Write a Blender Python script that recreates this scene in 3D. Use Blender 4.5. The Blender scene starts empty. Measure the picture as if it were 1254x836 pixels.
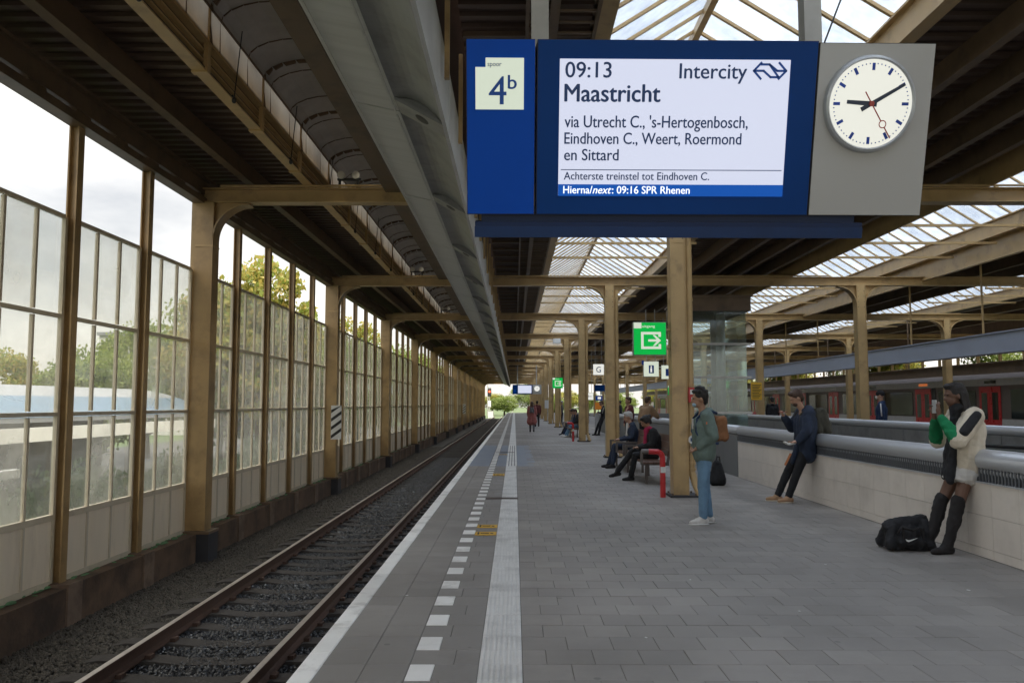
import bpy, math, random
from mathutils import Vector, Matrix, Euler
R = math.radians
random.seed(7)
S = bpy.context.scene
COL = S.collection

# ------------------------------------------------------------------ camera, sky, sun, exposure
cam_d = bpy.data.cameras.new('camera')
cam = bpy.data.objects.new('camera', cam_d); COL.objects.link(cam)
cam_d.sensor_width = 36.0; cam_d.lens = 28.0
cam_d.clip_start = 0.05; cam_d.clip_end = 3000
cam.location = (0, 0, 1.6)
cam.rotation_euler = (R(90 + 4.46), 0, R(0.18))
S.camera = cam

SUN_EL, SUN_ROT = R(42), R(125)
world = bpy.data.worlds.new('World'); S.world = world; world.use_nodes = True
wn = world.node_tree; wn.nodes.clear()
def _n(t, x=0): n = wn.nodes.new(t); return n
out = _n('ShaderNodeOutputWorld'); bg = _n('ShaderNodeBackground'); sky = _n('ShaderNodeTexSky')
sky.sky_type = 'NISHITA'; sky.sun_disc = False; sky.sun_elevation = SUN_EL; sky.sun_rotation = SUN_ROT
sky.air_density = 1.2; sky.dust_density = 2.5
tc = _n('ShaderNodeTexCoord'); mp = _n('ShaderNodeMapping'); mp.inputs['Scale'].default_value = (1, 1, 2.6)
nz = _n('ShaderNodeTexNoise'); nz.inputs['Scale'].default_value = 2.6; nz.inputs['Detail'].default_value = 7
nz.inputs['Roughness'].default_value = .55
rp = _n('ShaderNodeValToRGB')
rp.color_ramp.elements[0].position = .33; rp.color_ramp.elements[0].color = (6.4, 6.3, 6.3, 1)
rp.color_ramp.elements[1].position = .62; rp.color_ramp.elements[1].color = (13.6, 12.9, 12.0, 1)
mx = _n('ShaderNodeMixRGB'); mx.inputs[0].default_value = .88
wn.links.new(tc.outputs['Generated'], mp.inputs[0]); wn.links.new(mp.outputs[0], nz.inputs['Vector'])
wn.links.new(nz.outputs['Fac'], rp.inputs[0]); wn.links.new(sky.outputs[0], mx.inputs[1])
sx = _n('ShaderNodeSeparateXYZ'); wn.links.new(tc.outputs['Generated'], sx.inputs[0])      # an overcast sky is brighter overhead
mz = _n('ShaderNodeMapRange'); mz.inputs[1].default_value = .48; mz.inputs[2].default_value = 1; mz.inputs[3].default_value = .34; mz.inputs[4].default_value = 2.8
wn.links.new(sx.outputs['Z'], mz.inputs[0])
vm_ = _n('ShaderNodeVectorMath'); vm_.operation = 'SCALE'; wn.links.new(rp.outputs[0], vm_.inputs[0]); wn.links.new(mz.outputs[0], vm_.inputs['Scale'])
wn.links.new(vm_.outputs[0], mx.inputs[2]); wn.links.new(mx.outputs[0], bg.inputs[0])
bg.inputs[1].default_value = 0.10
wn.links.new(bg.outputs[0], out.inputs[0])

sun_d = bpy.data.lights.new('sun', 'SUN'); sun_d.energy = 1.5; sun_d.angle = R(10); sun_d.color = (1, .90, .74)
sun = bpy.data.objects.new('sun', sun_d); COL.objects.link(sun)
sd = Vector((math.sin(SUN_ROT) * math.cos(SUN_EL), math.cos(SUN_ROT) * math.cos(SUN_EL), math.sin(SUN_EL)))
sun.rotation_euler = sd.to_track_quat('Z', 'Y').to_euler()
sun.location = (0, 0, 40)
S.view_settings.view_transform = 'Standard'; S.view_settings.look = 'None'
S.view_settings.gamma = 1; S.view_settings.exposure = 1.66
S.render.engine = 'CYCLES'
S.cycles.max_bounces = 8; S.cycles.diffuse_bounces = 5; S.cycles.transparent_max_bounces = 16
S.cycles.use_denoising = True; S.cycles.sample_clamp_indirect = 6
S.cycles.caustics_reflective = False; S.cycles.caustics_refractive = False

# ------------------------------------------------------------------ materials
def lin(r, g, b):
    f = lambda c: ((c / 255 + .055) / 1.055) ** 2.4 if c > 10 else c / 255 / 12.92
    return (f(r), f(g), f(b), 1)
def mat(name, c, rough=.7, metal=0, var=.12, scale=6, bump=0, bscale=60, rnd=0, dirt=None, dscale=1.2, dlo=.45, dhi=.7, stretch=None, spec=None):
    m = bpy.data.materials.new(name); m.use_nodes = True
    nt = m.node_tree; b = nt.nodes['Principled BSDF']
    if len(c) == 3: c = tuple(c) + (1,)
    b.inputs['Roughness'].default_value = rough; b.inputs['Metallic'].default_value = metal
    if spec is not None: b.inputs['Specular IOR Level'].default_value = spec
    geo = nt.nodes.new('ShaderNodeNewGeometry'); L = nt.links.new
    vec = geo.outputs['Position']
    if stretch:
        mp = nt.nodes.new('ShaderNodeMapping'); mp.inputs['Scale'].default_value = stretch; L(vec, mp.inputs[0]); vec = mp.outputs[0]
    n1 = nt.nodes.new('ShaderNodeTexNoise'); n1.inputs['Scale'].default_value = scale; n1.inputs['Detail'].default_value = 5
    L(vec, n1.inputs['Vector'])
    hsv = nt.nodes.new('ShaderNodeHueSaturation'); hsv.inputs['Color'].default_value = c
    mr = nt.nodes.new('ShaderNodeMapRange'); mr.inputs[1].default_value = .25; mr.inputs[2].default_value = .75
    mr.inputs[3].default_value = 1 - var; mr.inputs[4].default_value = 1 + var
    L(n1.outputs['Fac'], mr.inputs[0]); val = mr.outputs[0]
    if rnd:
        oi = nt.nodes.new('ShaderNodeObjectInfo')
        ad = nt.nodes.new('ShaderNodeMath'); ad.operation = 'ADD'; L(oi.outputs['Random'], ad.inputs[0]); L(geo.outputs['Random Per Island'], ad.inputs[1])
        fr = nt.nodes.new('ShaderNodeMath'); fr.operation = 'FRACT'; L(ad.outputs[0], fr.inputs[0])
        m2 = nt.nodes.new('ShaderNodeMapRange'); m2.inputs[3].default_value = 1 - rnd; m2.inputs[4].default_value = 1 + rnd
        L(fr.outputs[0], m2.inputs[0])
        mu = nt.nodes.new('ShaderNodeMath'); mu.operation = 'MULTIPLY'; L(val, mu.inputs[0]); L(m2.outputs[0], mu.inputs[1]); val = mu.outputs[0]
    L(val, hsv.inputs['Value']); col = hsv.outputs[0]
    if dirt:
        n2 = nt.nodes.new('ShaderNodeTexNoise'); n2.inputs['Scale'].default_value = dscale; n2.inputs['Detail'].default_value = 8
        n2.inputs['Roughness'].default_value = .65; L(vec, n2.inputs['Vector'])
        m3 = nt.nodes.new('ShaderNodeMapRange'); m3.inputs[1].default_value = dlo; m3.inputs[2].default_value = dhi; L(n2.outputs['Fac'], m3.inputs[0])
        mixn = nt.nodes.new('ShaderNodeMixRGB'); L(m3.outputs[0], mixn.inputs[0]); L(col, mixn.inputs[1]); mixn.inputs[2].default_value = tuple(dirt) + ((1,) if len(dirt) == 3 else ())
        col = mixn.outputs[0]
    if name.endswith('concrete_paver'):
        vo = nt.nodes.new('ShaderNodeTexVoronoi'); vo.inputs['Scale'].default_value = 2.3; L(geo.outputs['Position'], vo.inputs['Vector'])
        ms_ = nt.nodes.new('ShaderNodeMapRange'); ms_.inputs[1].default_value = .045; ms_.inputs[2].default_value = .06; ms_.inputs[3].default_value = .55; ms_.inputs[4].default_value = 0; L(vo.outputs['Distance'], ms_.inputs[0])
        mxs = nt.nodes.new('ShaderNodeMixRGB'); L(ms_.outputs[0], mxs.inputs[0]); L(col, mxs.inputs[1]); mxs.inputs[2].default_value = (.10, .095, .09, 1); col = mxs.outputs[0]
        n5 = nt.nodes.new('ShaderNodeTexNoise'); n5.inputs['Scale'].default_value = .22; n5.inputs['Detail'].default_value = 3; L(geo.outputs['Position'], n5.inputs['Vector'])
        m5 = nt.nodes.new('ShaderNodeMapRange'); m5.inputs[1].default_value = .35; m5.inputs[2].default_value = .65; m5.inputs[3].default_value = .80; m5.inputs[4].default_value = 1.12; L(n5.outputs['Fac'], m5.inputs[0])
        vs5 = nt.nodes.new('ShaderNodeVectorMath'); vs5.operation = 'SCALE'; L(col, vs5.inputs[0]); L(m5.outputs[0], vs5.inputs['Scale']); col = vs5.outputs[0]
    L(col, b.inputs['Base Color'])
    mr4 = nt.nodes.new('ShaderNodeMapRange'); mr4.inputs[3].default_value = max(.03, rough - .1); mr4.inputs[4].default_value = min(1, rough + .1)
    L(n1.outputs['Fac'], mr4.inputs[0]); L(mr4.outputs[0], b.inputs['Roughness'])
    if bump:
        n3 = nt.nodes.new('ShaderNodeTexNoise'); n3.inputs['Scale'].default_value = bscale; n3.inputs['Detail'].default_value = 4; L(vec, n3.inputs['Vector'])
        bp_ = nt.nodes.new('ShaderNodeBump'); bp_.inputs['Strength'].default_value = bump; bp_.inputs['Distance'].default_value = .02
        L(n3.outputs['Fac'], bp_.inputs['Height']); L(bp_.outputs[0], b.inputs['Normal'])
    return m
def emit(name, c, s=1.0):
    m = bpy.data.materials.new(name); m.use_nodes = True; b = m.node_tree.nodes['Principled BSDF']
    b.inputs['Base Color'].default_value = (c[0]*.25, c[1]*.25, c[2]*.25, 1); b.inputs['Emission Color'].default_value = c
    b.inputs['Emission Strength'].default_value = s; b.inputs['Roughness'].default_value = .5; b.inputs['Specular IOR Level'].default_value = .2
    return m
def glass(name, tint=(.9, .95, .93), milky=.12, gloss=.12, mcol=(.75, .78, .76), rough=.05):
    m = bpy.data.materials.new(name); m.use_nodes = True; nt = m.node_tree; nt.nodes.clear(); L = nt.links.new
    o = nt.nodes.new('ShaderNodeOutputMaterial'); t = nt.nodes.new('ShaderNodeBsdfTransparent'); t.inputs[0].default_value = tuple(tint) + (1,)
    tr = nt.nodes.new('ShaderNodeBsdfTranslucent'); tr.inputs[0].default_value = tuple(mcol) + (1,)
    df = nt.nodes.new('ShaderNodeBsdfDiffuse'); df.inputs[0].default_value = tuple(mcol) + (1,)
    g = nt.nodes.new('ShaderNodeBsdfGlossy'); g.inputs['Roughness'].default_value = rough; g.inputs[0].default_value = (.9, .95, .95, 1)
    mm = nt.nodes.new('ShaderNodeMixShader'); mm.inputs[0].default_value = .5; L(tr.outputs[0], mm.inputs[1]); L(df.outputs[0], mm.inputs[2])
    geo = nt.nodes.new('ShaderNodeNewGeometry'); n = nt.nodes.new('ShaderNodeTexNoise'); n.inputs['Scale'].default_value = 2.2; n.inputs['Detail'].default_value = 6; L(geo.outputs['Position'], n.inputs['Vector'])
    mr = nt.nodes.new('ShaderNodeMapRange'); mr.inputs[1].default_value = .3; mr.inputs[2].default_value = .7; mr.inputs[3].default_value = milky * .6; mr.inputs[4].default_value = min(1, milky * 1.4); L(n.outputs['Fac'], mr.inputs[0])
    oi = nt.nodes.new('ShaderNodeObjectInfo'); ra = nt.nodes.new('ShaderNodeMath'); ra.operation = 'ADD'; L(oi.outputs['Random'], ra.inputs[0]); ra.inputs[1].default_value = .5
    rm = nt.nodes.new('ShaderNodeMath'); rm.operation = 'MULTIPLY'; L(mr.outputs[0], rm.inputs[0]); L(ra.outputs[0], rm.inputs[1]); mr = rm
    m1 = nt.nodes.new('ShaderNodeMixShader'); L(mr.outputs[0], m1.inputs[0]); L(t.outputs[0], m1.inputs[1]); L(mm.outputs[0], m1.inputs[2])
    fr = nt.nodes.new('ShaderNodeFresnel'); fr.inputs[0].default_value = 1.45
    ml = nt.nodes.new('ShaderNodeMath'); ml.operation = 'MULTIPLY_ADD'; ml.use_clamp = True; L(fr.outputs[0], ml.inputs[0]); ml.inputs[1].default_value = gloss * 5 if gloss > .01 else 0; ml.inputs[2].default_value = gloss * .2
    m2 = nt.nodes.new('ShaderNodeMixShader'); L(ml.outputs[0], m2.inputs[0]); L(m1.outputs[0], m2.inputs[1]); L(g.outputs[0], m2.inputs[2])
    L(m2.outputs[0], o.inputs[0]); return m

M = {}
M['tan'] = mat('tan_steel_paint', (.46, .315, .145), .36, 0, .12, 3, .05, 90, dirt=(.16, .105, .055), dscale=2.5, dlo=.54, dhi=.85)
M['tan_post'] = mat('brown_post_paint', (.38, .255, .115), .36, 0, .12, 3, .05, 90, dirt=(.15, .095, .045), dscale=2.5, dlo=.5, dhi=.85)
M['tan_lit'] = mat('vault_lit_tan_paint', (.52, .35, .15), .42, 0, .12, 3, .05, 90, dirt=(.22, .14, .06), dscale=2, dlo=.55, dhi=.85)  # brighter copy of the tan paint, light from the vault put into its colour
M['tan_dark'] = mat('brown_steel_paint', (.15, .10, .06), .5, 0, .15, 3, .05, 90, dirt=(.06, .045, .03), dscale=2.2, dlo=.5, dhi=.8)
M['cream'] = mat('cream_panel_paint', (.86, .76, .60), .5, 0, .05, 2, .03, 30, dirt=(.60, .51, .38), dscale=1.5, dlo=.55, dhi=.9, stretch=(1, 3, .6))
M['cream_frame'] = mat('cream_frame_paint', (.62, .55, .42), .5, 0, .08, 3, .03, 60, dirt=(.30, .24, .16), dscale=3, dlo=.55, dhi=.85)
M['deck'] = mat('dark_roof_deck', (.07, .045, .034), .7, 0, .25, 1.5, .1, 20)
M['deck_slat'] = mat('dark_deck_slat', (.10, .066, .048), .6, 0, .3, 1.2, .1, 20)
M['vault'] = mat('grey_vault_sheet', (.50, .49, .46), .6, 0, .12, 1.2, .05, 20, dirt=(.32, .31, .29), dscale=1.0, dlo=.45, dhi=.8)
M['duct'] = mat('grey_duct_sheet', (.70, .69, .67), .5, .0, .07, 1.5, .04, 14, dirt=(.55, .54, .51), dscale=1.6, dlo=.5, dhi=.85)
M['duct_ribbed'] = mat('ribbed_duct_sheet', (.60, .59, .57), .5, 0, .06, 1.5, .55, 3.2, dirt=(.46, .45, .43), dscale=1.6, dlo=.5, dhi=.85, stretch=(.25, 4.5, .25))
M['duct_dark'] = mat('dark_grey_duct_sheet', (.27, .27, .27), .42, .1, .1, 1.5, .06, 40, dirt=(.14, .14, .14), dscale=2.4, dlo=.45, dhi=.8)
M['paver'] = mat('grey_concrete_paver', (.272, .250, .226), .62, 0, .10, 1.3, .12, 180, rnd=.10, dirt=(.185, .170, .154), dscale=.55, dlo=.45, dhi=.75)
M['paver_left'] = mat('cool_grey_concrete_paver', (.252, .236, .218), .60, 0, .08, 1.3, .12, 180, rnd=.07, dirt=(.18, .165, .152), dscale=.9, dlo=.5, dhi=.78)
M['paver_blue'] = mat('blue_grey_paver', (.20, .225, .27), .5, 0, .06, 1.3, .06, 180, rnd=.03)
M['grout'] = mat('dark_joint_sand', (.115, .102, .09), .95, 0, .2, 8, .2, 120)
M['white_stone'] = mat('off_white_edge_stone', (.74, .73, .70), .6, 0, .07, 4, .08, 150, rnd=.06, dirt=(.30, .28, .26), dscale=3, dlo=.52, dhi=.8)
M['tactile'] = mat('off_white_tactile_tile', (.68, .67, .64), .6, 0, .07, 4, .08, 150, rnd=.05, dirt=(.38, .37, .35), dscale=2.2, dlo=.48, dhi=.8)
M['groove'] = mat('dark_grey_groove', (.10, .105, .115), .8)
M['yellow'] = mat('yellow_marker_paint', (.62, .36, .04), .55, 0, .1, 10, dirt=(.2, .13, .05), dscale=14, dlo=.52, dhi=.7)
M['black'] = mat('black_rubber', (.015, .015, .016), .55)
M['bplate'] = mat('brown_metal_drain', (.09, .065, .055), .6, .3)
M['concrete'] = mat('old_concrete', (.22, .20, .18), .85, 0, .2, 3, .25, 30, dirt=(.10, .08, .06), dscale=1.3)
M['plinth'] = mat('rust_stained_plinth', (.14, .088, .055), .85, 0, .3, 3, .4, 24, dirt=(.055, .038, .028), dscale=1.6, dlo=.4, dhi=.65)
M['plinth_light'] = mat('pale_stained_concrete', (.2, .14, .1), .85, 0, .3, 3, .4, 24, dirt=(.09, .06, .04), dscale=4)
M['moss'] = mat('green_moss', (.13, .27, .13), .95, 0, .4, 14, .6, 60)
M['foot'] = mat('dark_footing_block', (.035, .035, .04), .7, 0, .2, 8, .2, 50)
M['rail_side'] = mat('rusty_rail_steel', (.075, .042, .03), .7, .3, .25, 12, .2, 60)
M['rail_top'] = mat('polished_rail_head', (.60, .55, .52), .38, .9, .1, 10)
M['sleeper'] = mat('dusty_concrete_sleeper', (.040, .034, .030), .85, 0, .25, 6, .35, 40)
M['ballast'] = mat('wet_dark_ballast', (.018, .019, .022), .30, 0, .35, 30, .1, 80, rnd=.5)
M['ballast_dry'] = mat('dry_brown_ballast', (.058, .050, .040), .85, 0, .35, 30, .1, 80, rnd=.45)
M['bed'] = mat('track_bed_gravel', (.04, .037, .034), .8, 0, .5, 40, .8, 55)
M['tile_wall'] = mat('cream_wall_tile', (.70, .635, .56), .42, 0, .035, 2, .02, 20, rnd=.035, dirt=(.46, .41, .35), dscale=1.4, dlo=.48, dhi=.9)
M['tile_joint'] = mat('wall_tile_joint', (.26, .23, .20), .9)
M['grey_clad'] = mat('grey_stone_cladding', (.155, .155, .155), .55, 0, .1, 3, .05, 60, rnd=.06)
M['steel'] = mat('brushed_steel_tube', (.50, .51, .53), .36, .35, .05, 2, .02, 100, stretch=(1, .1, 1))
M['steel_dark'] = mat('grey_ribbed_metal', (.13, .137, .15), .5, .4, .08, 4)
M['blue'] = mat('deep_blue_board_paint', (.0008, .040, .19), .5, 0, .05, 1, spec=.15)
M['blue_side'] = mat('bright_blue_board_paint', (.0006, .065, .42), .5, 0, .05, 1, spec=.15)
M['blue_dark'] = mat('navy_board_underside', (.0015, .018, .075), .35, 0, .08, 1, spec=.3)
M['board_grey'] = mat('light_grey_clock_panel', (.44, .435, .42), .5, 0, .03, 1)
M['screen'] = emit('lit_lilac_screen', (.56, .59, .72, 1), .35)
M['screen_strip'] = emit('lit_blue_strip', (.003, .05, .24, 1), .5)
M['ink'] = mat('dark_blue_ink', (.02, .06, .19), .6, 0, 0)
M['ink_blue'] = mat('blue_ink', (.01, .08, .38), .6, 0, 0)
M['white_ink'] = emit('white_lit_text', (.8, .85, .95, 1), .45)
M['cream_lit'] = emit('cream_lit_plate', (.62, .68, .56, 1), .30)
M['dial'] = emit('lit_clock_dial', (.80, .80, .72, 1), .30)
M['clock_rim'] = mat('pale_clock_rim', (.45, .47, .50), .3, .3, .03, 2)
M['hand'] = mat('black_clock_hand', (.01, .025, .06), .4)
M['red'] = mat('signal_red_paint', (.48, .018, .022), .35, 0, .08, 4)
M['red_hand'] = mat('red_second_hand', (.4, .05, .04), .4)
M['green_lit'] = emit('lit_green_sign', (.0, .26, .035, 1), .5)
M['sign_white'] = mat('white_sign_paint', (.68, .68, .66), .4, 0, .04, 4)
M['sign_black'] = mat('black_sign_paint', (.02, .02, .02), .5)
M['white_lit'] = emit('lit_white_sign', (.6, .6, .56, 1), .4)
M['wood'] = mat('brown_bench_wood', (.115, .062, .042), .5, 0, .25, 5, .1, 60, stretch=(8, 1, 8))
M['bench_metal'] = mat('grey_bench_metal', (.14, .12, .11), .45, .4)
M['post_grey'] = mat('pale_grey_hanger', (.42, .41, .38), .4, .2)
M['glass_wall'] = glass('hazy_screen_glass', (.94, .95, .93), .17, .04, (.92, .89, .80))
M['glass_clear'] = glass('lift_glass', (.90, .95, .94), .015, .12, (.5, .6, .58))
M['glass_roof'] = glass('milky_roof_glass', (.60, .66, .75), .30, .0, (.84, .90, .97), .3)
M['window_dark'] = mat('dark_train_window', (.02, .028, .026), .06, 0, .2, 1)
M['train_red'] = mat('train_red_paint', (.46, .015, .022), .3)
M['train_white'] = mat('train_pale_panel', (.44, .43, .41), .4)
M['train_grey'] = mat('train_brown_grey_roof', (.13, .10, .085), .5)
M['band'] = mat('blue_grey_fascia', (.30, .33, .40), .45, .1, .06, 2)
M['asphalt'] = mat('asphalt', (.05, .05, .05), .9, 0, .2, 3, .2, 60)
M['grass'] = mat('rough_grass', (.06, .09, .03), .95, 0, .4, .6, .5, 20)
M['roof_white'] = mat('white_roof_metal', (.24, .25, .27), .35, .1, .05, 1)
M['roof_blue'] = mat('pale_blue_roof_metal', (.10, .16, .23), .3, .1, .05, 1)
M['building'] = mat('pale_building', (.5, .5, .48), .7)
M['bark'] = mat('tree_bark', (.07, .05, .035), .9, 0, .3, 10, .4, 20)
def leafmat(name, c, c2):
    m = bpy.data.materials.new(name); m.use_nodes = True; nt = m.node_tree; b = nt.nodes['Principled BSDF']; L = nt.links.new
    geo = nt.nodes.new('ShaderNodeNewGeometry'); mix = nt.nodes.new('ShaderNodeMixRGB'); L(geo.outputs['Random Per Island'], mix.inputs[0])
    mix.inputs[1].default_value = c + (1,); mix.inputs[2].default_value = c2 + (1,)
    L(mix.outputs[0], b.inputs['Base Color']); b.inputs['Roughness'].default_value = .6
    tr = nt.nodes.new('ShaderNodeBsdfTranslucent'); L(mix.outputs[0], tr.inputs[0])
    ms = nt.nodes.new('ShaderNodeMixShader'); ms.inputs[0].default_value = .45; L(b.outputs[0], ms.inputs[1]); L(tr.outputs[0], ms.inputs[2])
    L(ms.outputs[0], nt.nodes['Material Output'].inputs[0]); return m
M['leaf_a'] = leafmat('autumn_leaf', (.17, .24, .04), (.36, .27, .06))
M['leaf_b'] = leafmat('green_leaf', (.10, .16, .03), (.24, .28, .07))
M['leaf_c'] = leafmat('dark_hedge_leaf', (.025, .06, .025), (.07, .11, .04))

# ------------------------------------------------------------------ mesh helpers
class MB:
    def __init__(s): s.v = []; s.f = []; s.mi = []; s.cur = 0
    def face(s, idx): s.f.append(idx); s.mi.append(s.cur)
    def add(s, vs, fs):
        o = len(s.v); s.v += [tuple(p) for p in vs]
        for f in fs: s.face([o + i for i in f])
    def box(s, x0, y0, z0, x1, y1, z1):
        s.add([(x0,y0,z0),(x1,y0,z0),(x1,y1,z0),(x0,y1,z0),(x0,y0,z1),(x1,y0,z1),(x1,y1,z1),(x0,y1,z1)],
              [(0,3,2,1),(4,5,6,7),(0,1,5,4),(1,2,6,5),(2,3,7,6),(3,0,4,7)]); return s
    def cbox(s, x0, y0, z0, x1, y1, z1, b):      # box with a chamfered top edge
        s.add([(x0,y0,z0),(x1,y0,z0),(x1,y1,z0),(x0,y1,z0),(x0,y0,z1-b),(x1,y0,z1-b),(x1,y1,z1-b),(x0,y1,z1-b),
               (x0+b,y0+b,z1),(x1-b,y0+b,z1),(x1-b,y1-b,z1),(x0+b,y1-b,z1)],
              [(0,1,5,4),(1,2,6,5),(2,3,7,6),(3,0,4,7),(4,5,9,8),(5,6,10,9),(6,7,11,10),(7,4,8,11),(8,9,10,11)]); return s
    def prism(s, pts, a, b, axis='Y'):           # polygon in the other two axes, extruded a..b
        n = len(pts)
        def P(p, t):
            return (p[0], t, p[1]) if axis == 'Y' else ((t, p[0], p[1]) if axis == 'X' else (p[0], p[1], t))
        s.add([P(p, a) for p in pts] + [P(p, b) for p in pts],
              [tuple(range(n))[::-1], tuple(range(n, 2*n))] + [(i, (i+1) % n, n + (i+1) % n, n + i) for i in range(n)]); return s
    def tube(s, p0, p1, r0, r1=None, n=12, cap=True):
        r1 = r0 if r1 is None else r1; p0 = Vector(p0); p1 = Vector(p1); d = (p1 - p0)
        if d.length < 1e-6: return s
        q = d.to_track_quat('Z', 'Y'); vs = []
        for p, r in ((p0, r0), (p1, r1)):
            for i in range(n):
                a = 2 * math.pi * i / n; vs.append(p + q @ Vector((r * math.cos(a), r * math.sin(a), 0)))
        fs = [(i, (i+1) % n, n + (i+1) % n, n + i) for i in range(n)]
        if cap: fs += [tuple(range(n))[::-1], tuple(range(n, 2*n))]
        s.add(vs, fs); return s
    def path(s, pts, r, n=10):
        for a, b in zip(pts[:-1], pts[1:]): s.tube(a, b, r, n=n)
        for p in pts[1:-1]: s.ball(p, (r, r, r), 6, 10)
        return s
    def ball(s, c, rad, rings=8, n=12, rot=None):
        c = Vector(c); q = Euler(rot).to_matrix() if rot else Matrix.Identity(3); vs = [c + q @ Vector((0, 0, rad[2]))]
        for i in range(1, rings):
            t = math.pi * i / rings
            for j in range(n):
                a = 2 * math.pi * j / n
                vs.append(c + q @ Vector((rad[0]*math.sin(t)*math.cos(a), rad[1]*math.sin(t)*math.sin(a), rad[2]*math.cos(t))))
        vs.append(c + q @ Vector((0, 0, -rad[2]))); fs = []
        for j in range(n): fs.append((0, 1 + j, 1 + (j+1) % n))
        for i in range(rings - 2):
            for j in range(n):
                a = 1 + i*n + j; b = 1 + i*n + (j+1) % n; fs.append((a, a + n, b + n, b))
        e = len(vs) - 1; o = 1 + (rings - 2) * n
        for j in range(n): fs.append((e, o + (j+1) % n, o + j))
        s.add(vs, fs); return s
    def cap(s, p0, p1, r0, r1=None):             # sphere-ended tapered limb
        r1 = r0 if r1 is None else r1
        s.tube(p0, p1, r0, r1, 12); s.ball(p0, (r0,)*3, 8, 12); s.ball(p1, (r1,)*3, 8, 12); return s
    def mesh(s, name, mats=None, smooth=False):
        me = bpy.data.meshes.new(name); me.from_pydata(s.v, [], s.f)
        if mats is not None:
            for m in (mats if isinstance(mats, (list, tuple)) else [mats]): me.materials.append(m)
            if max(s.mi, default=0) > 0: me.polygons.foreach_set('material_index', s.mi)
        if smooth: me.polygons.foreach_set('use_smooth', [True] * len(me.polygons))
        me.update(); return me
    def obj(s, name, mats, parent=None, smooth=False, loc=None):
        return link(name, s.mesh(name, mats, smooth), parent, loc)
def link(name, me, parent=None, loc=None):
    o = bpy.data.objects.new(name, me); COL.objects.link(o)
    if parent: o.parent = parent
    if loc: o.location = loc
    return o
def tag(o, label=None, cat=None, group=None, kind=None):
    if label: o['label'] = label
    if cat: o['category'] = cat
    if group: o['group'] = group
    if kind: o['kind'] = kind
    return o
def empty(name, loc=(0, 0, 0), rz=0, label=None, cat=None, group=None, kind=None):
    o = bpy.data.objects.new(name, None); COL.objects.link(o); o.location = loc; o.rotation_euler = (0, 0, rz)
    o.empty_display_size = .1
    return tag(o, label, cat, group, kind)
def copy_tree(o, parent=None):
    c = o.copy(); COL.objects.link(c)
    if parent: c.parent = parent
    for ch in list(o.children): copy_tree(ch, c)
    return c
ORD = ['first', 'second', 'third', 'fourth', 'fifth', 'sixth', 'seventh', 'eighth', 'ninth', 'tenth', 'eleventh', 'twelfth', 'thirteenth', 'fourteenth', 'fifteenth', 'sixteenth']
def b1(x0, y0, z0, x1, y1, z1): return MB().box(x0, y0, z0, x1, y1, z1)

BZ0, BZ1 = 5.16, 5.42          # underside and top of the cross beams
FRAMES = [4 + 10 * k for k in range(15)]
YEND = 146

# ------------------------------------------------------------------ setting: ground, platform, track bed
g = MB().box(-300, -60, -3.2, -6.1, 600, -1.7).box(26.5, -60, -3.2, 300, 600, -1.3).box(-6.1, 147, -3.2, 26.5, 600, -1.15).obj('ground', M['grass']); tag(g, kind='structure')
r_ = b1(-30, -20, -1.69, -10.5, 120, -1.68).obj('road', M['asphalt']); tag(r_, kind='structure')

plat = empty('platform', kind='structure')
PEND = 142
MB().box(-1.30, -4, -.30, 4.95, PEND, -.007).box(4.95, 50, -.30, 9.8, PEND, -.012).box(4.95, -4, -.30, 9.8, 2, -.012).box(9.8, -4, -.30, 19.0, PEND, -.004).obj('slab', M['grout'], plat)
MB().box(-1.05, -4, -1.3, -.9, PEND, -.30).box(18.7, -4, -1.3, 18.9, PEND, -.30).obj('platform_side', M['concrete'], plat)
# paving tiles: single tiles near the camera, one joined mesh behind them
TP = .29; G = .0022
bluearea = (20.6, 30.6, .56)
def rows():
    out_ = []; i = 0; y = 3.6
    while y < 60:
        left = [(-1.184, -.918), (-.914, -.648)]
        if i % 2 == 0: left += [(-.488, -.222)]            # the white block sits beside it
        else: left += [(-.644, -.378), (-.374, -.222)] if i % 4 == 1 else [(-.644, -.444), (-.440, -.222)]
        for a, b in left: out_.append(('L', a, b, y, y + TP - G))
        x = .051 + (-.15 if i % 2 else 0)
        while x < 4.86:
            a, b = max(x, .051), min(x + .30 - G, 4.895)
            if b - a > .03: out_.append(('R', a, b, y, y + TP - G))
            x += .30
        y += TP; i += 1
    return out_
T = rows(); near = []; far = []
def vis(a, b, y0, y1):
    x = (a + b) / 2; return y1 > 4.25 and abs(x) < .64 * y1 + .1
TV = [t for t in T if vis(*t[1:])]
near, far = TV[:298], TV[298:]
shared = {}
for t in near:
    k, a, b, y0, y1 = t; w = round(b - a, 3)
    if (k, w) not in shared: shared[(k, w)] = MB().cbox(0, 0, -.02, w, TP - G, 0, .003).mesh('paving_tile', M['paver_left'] if k == 'L' else M['paver'])
    o = link('paving_tile', shared[(k, w)], plat, (a, y0, random.uniform(-.0018, .0018)))
mb = MB()
for k, a, b, y0, y1 in far:
    blue = bluearea[0] < y0 < bluearea[1] and b < bluearea[2]
    if not blue:
        mb.cur = 0 if k == 'R' else 1; dz = random.uniform(-.0015, .0015)
        mb.cbox(a, y0, -.02, b, y1, dz, .003)
mb.v = mb.v; tag(mb.obj('paving_tiles', [M['paver'], M['paver_left']], plat), kind='stuff')
mb = MB()
y = 20.7
while y < 30.5:
    for a, b in ((-1.184, -.66), (-.48, -.222), (.075, .56)): mb.box(a, y, -.02, b, y + .596, 0)
    y += .6
mb.obj('blue_grey_paving', M['paver_blue'], plat)
MB().box(-1.184, 60, -.02, 4.9, PEND, .0).obj('distant_paving', M['paver'], plat)
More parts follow.
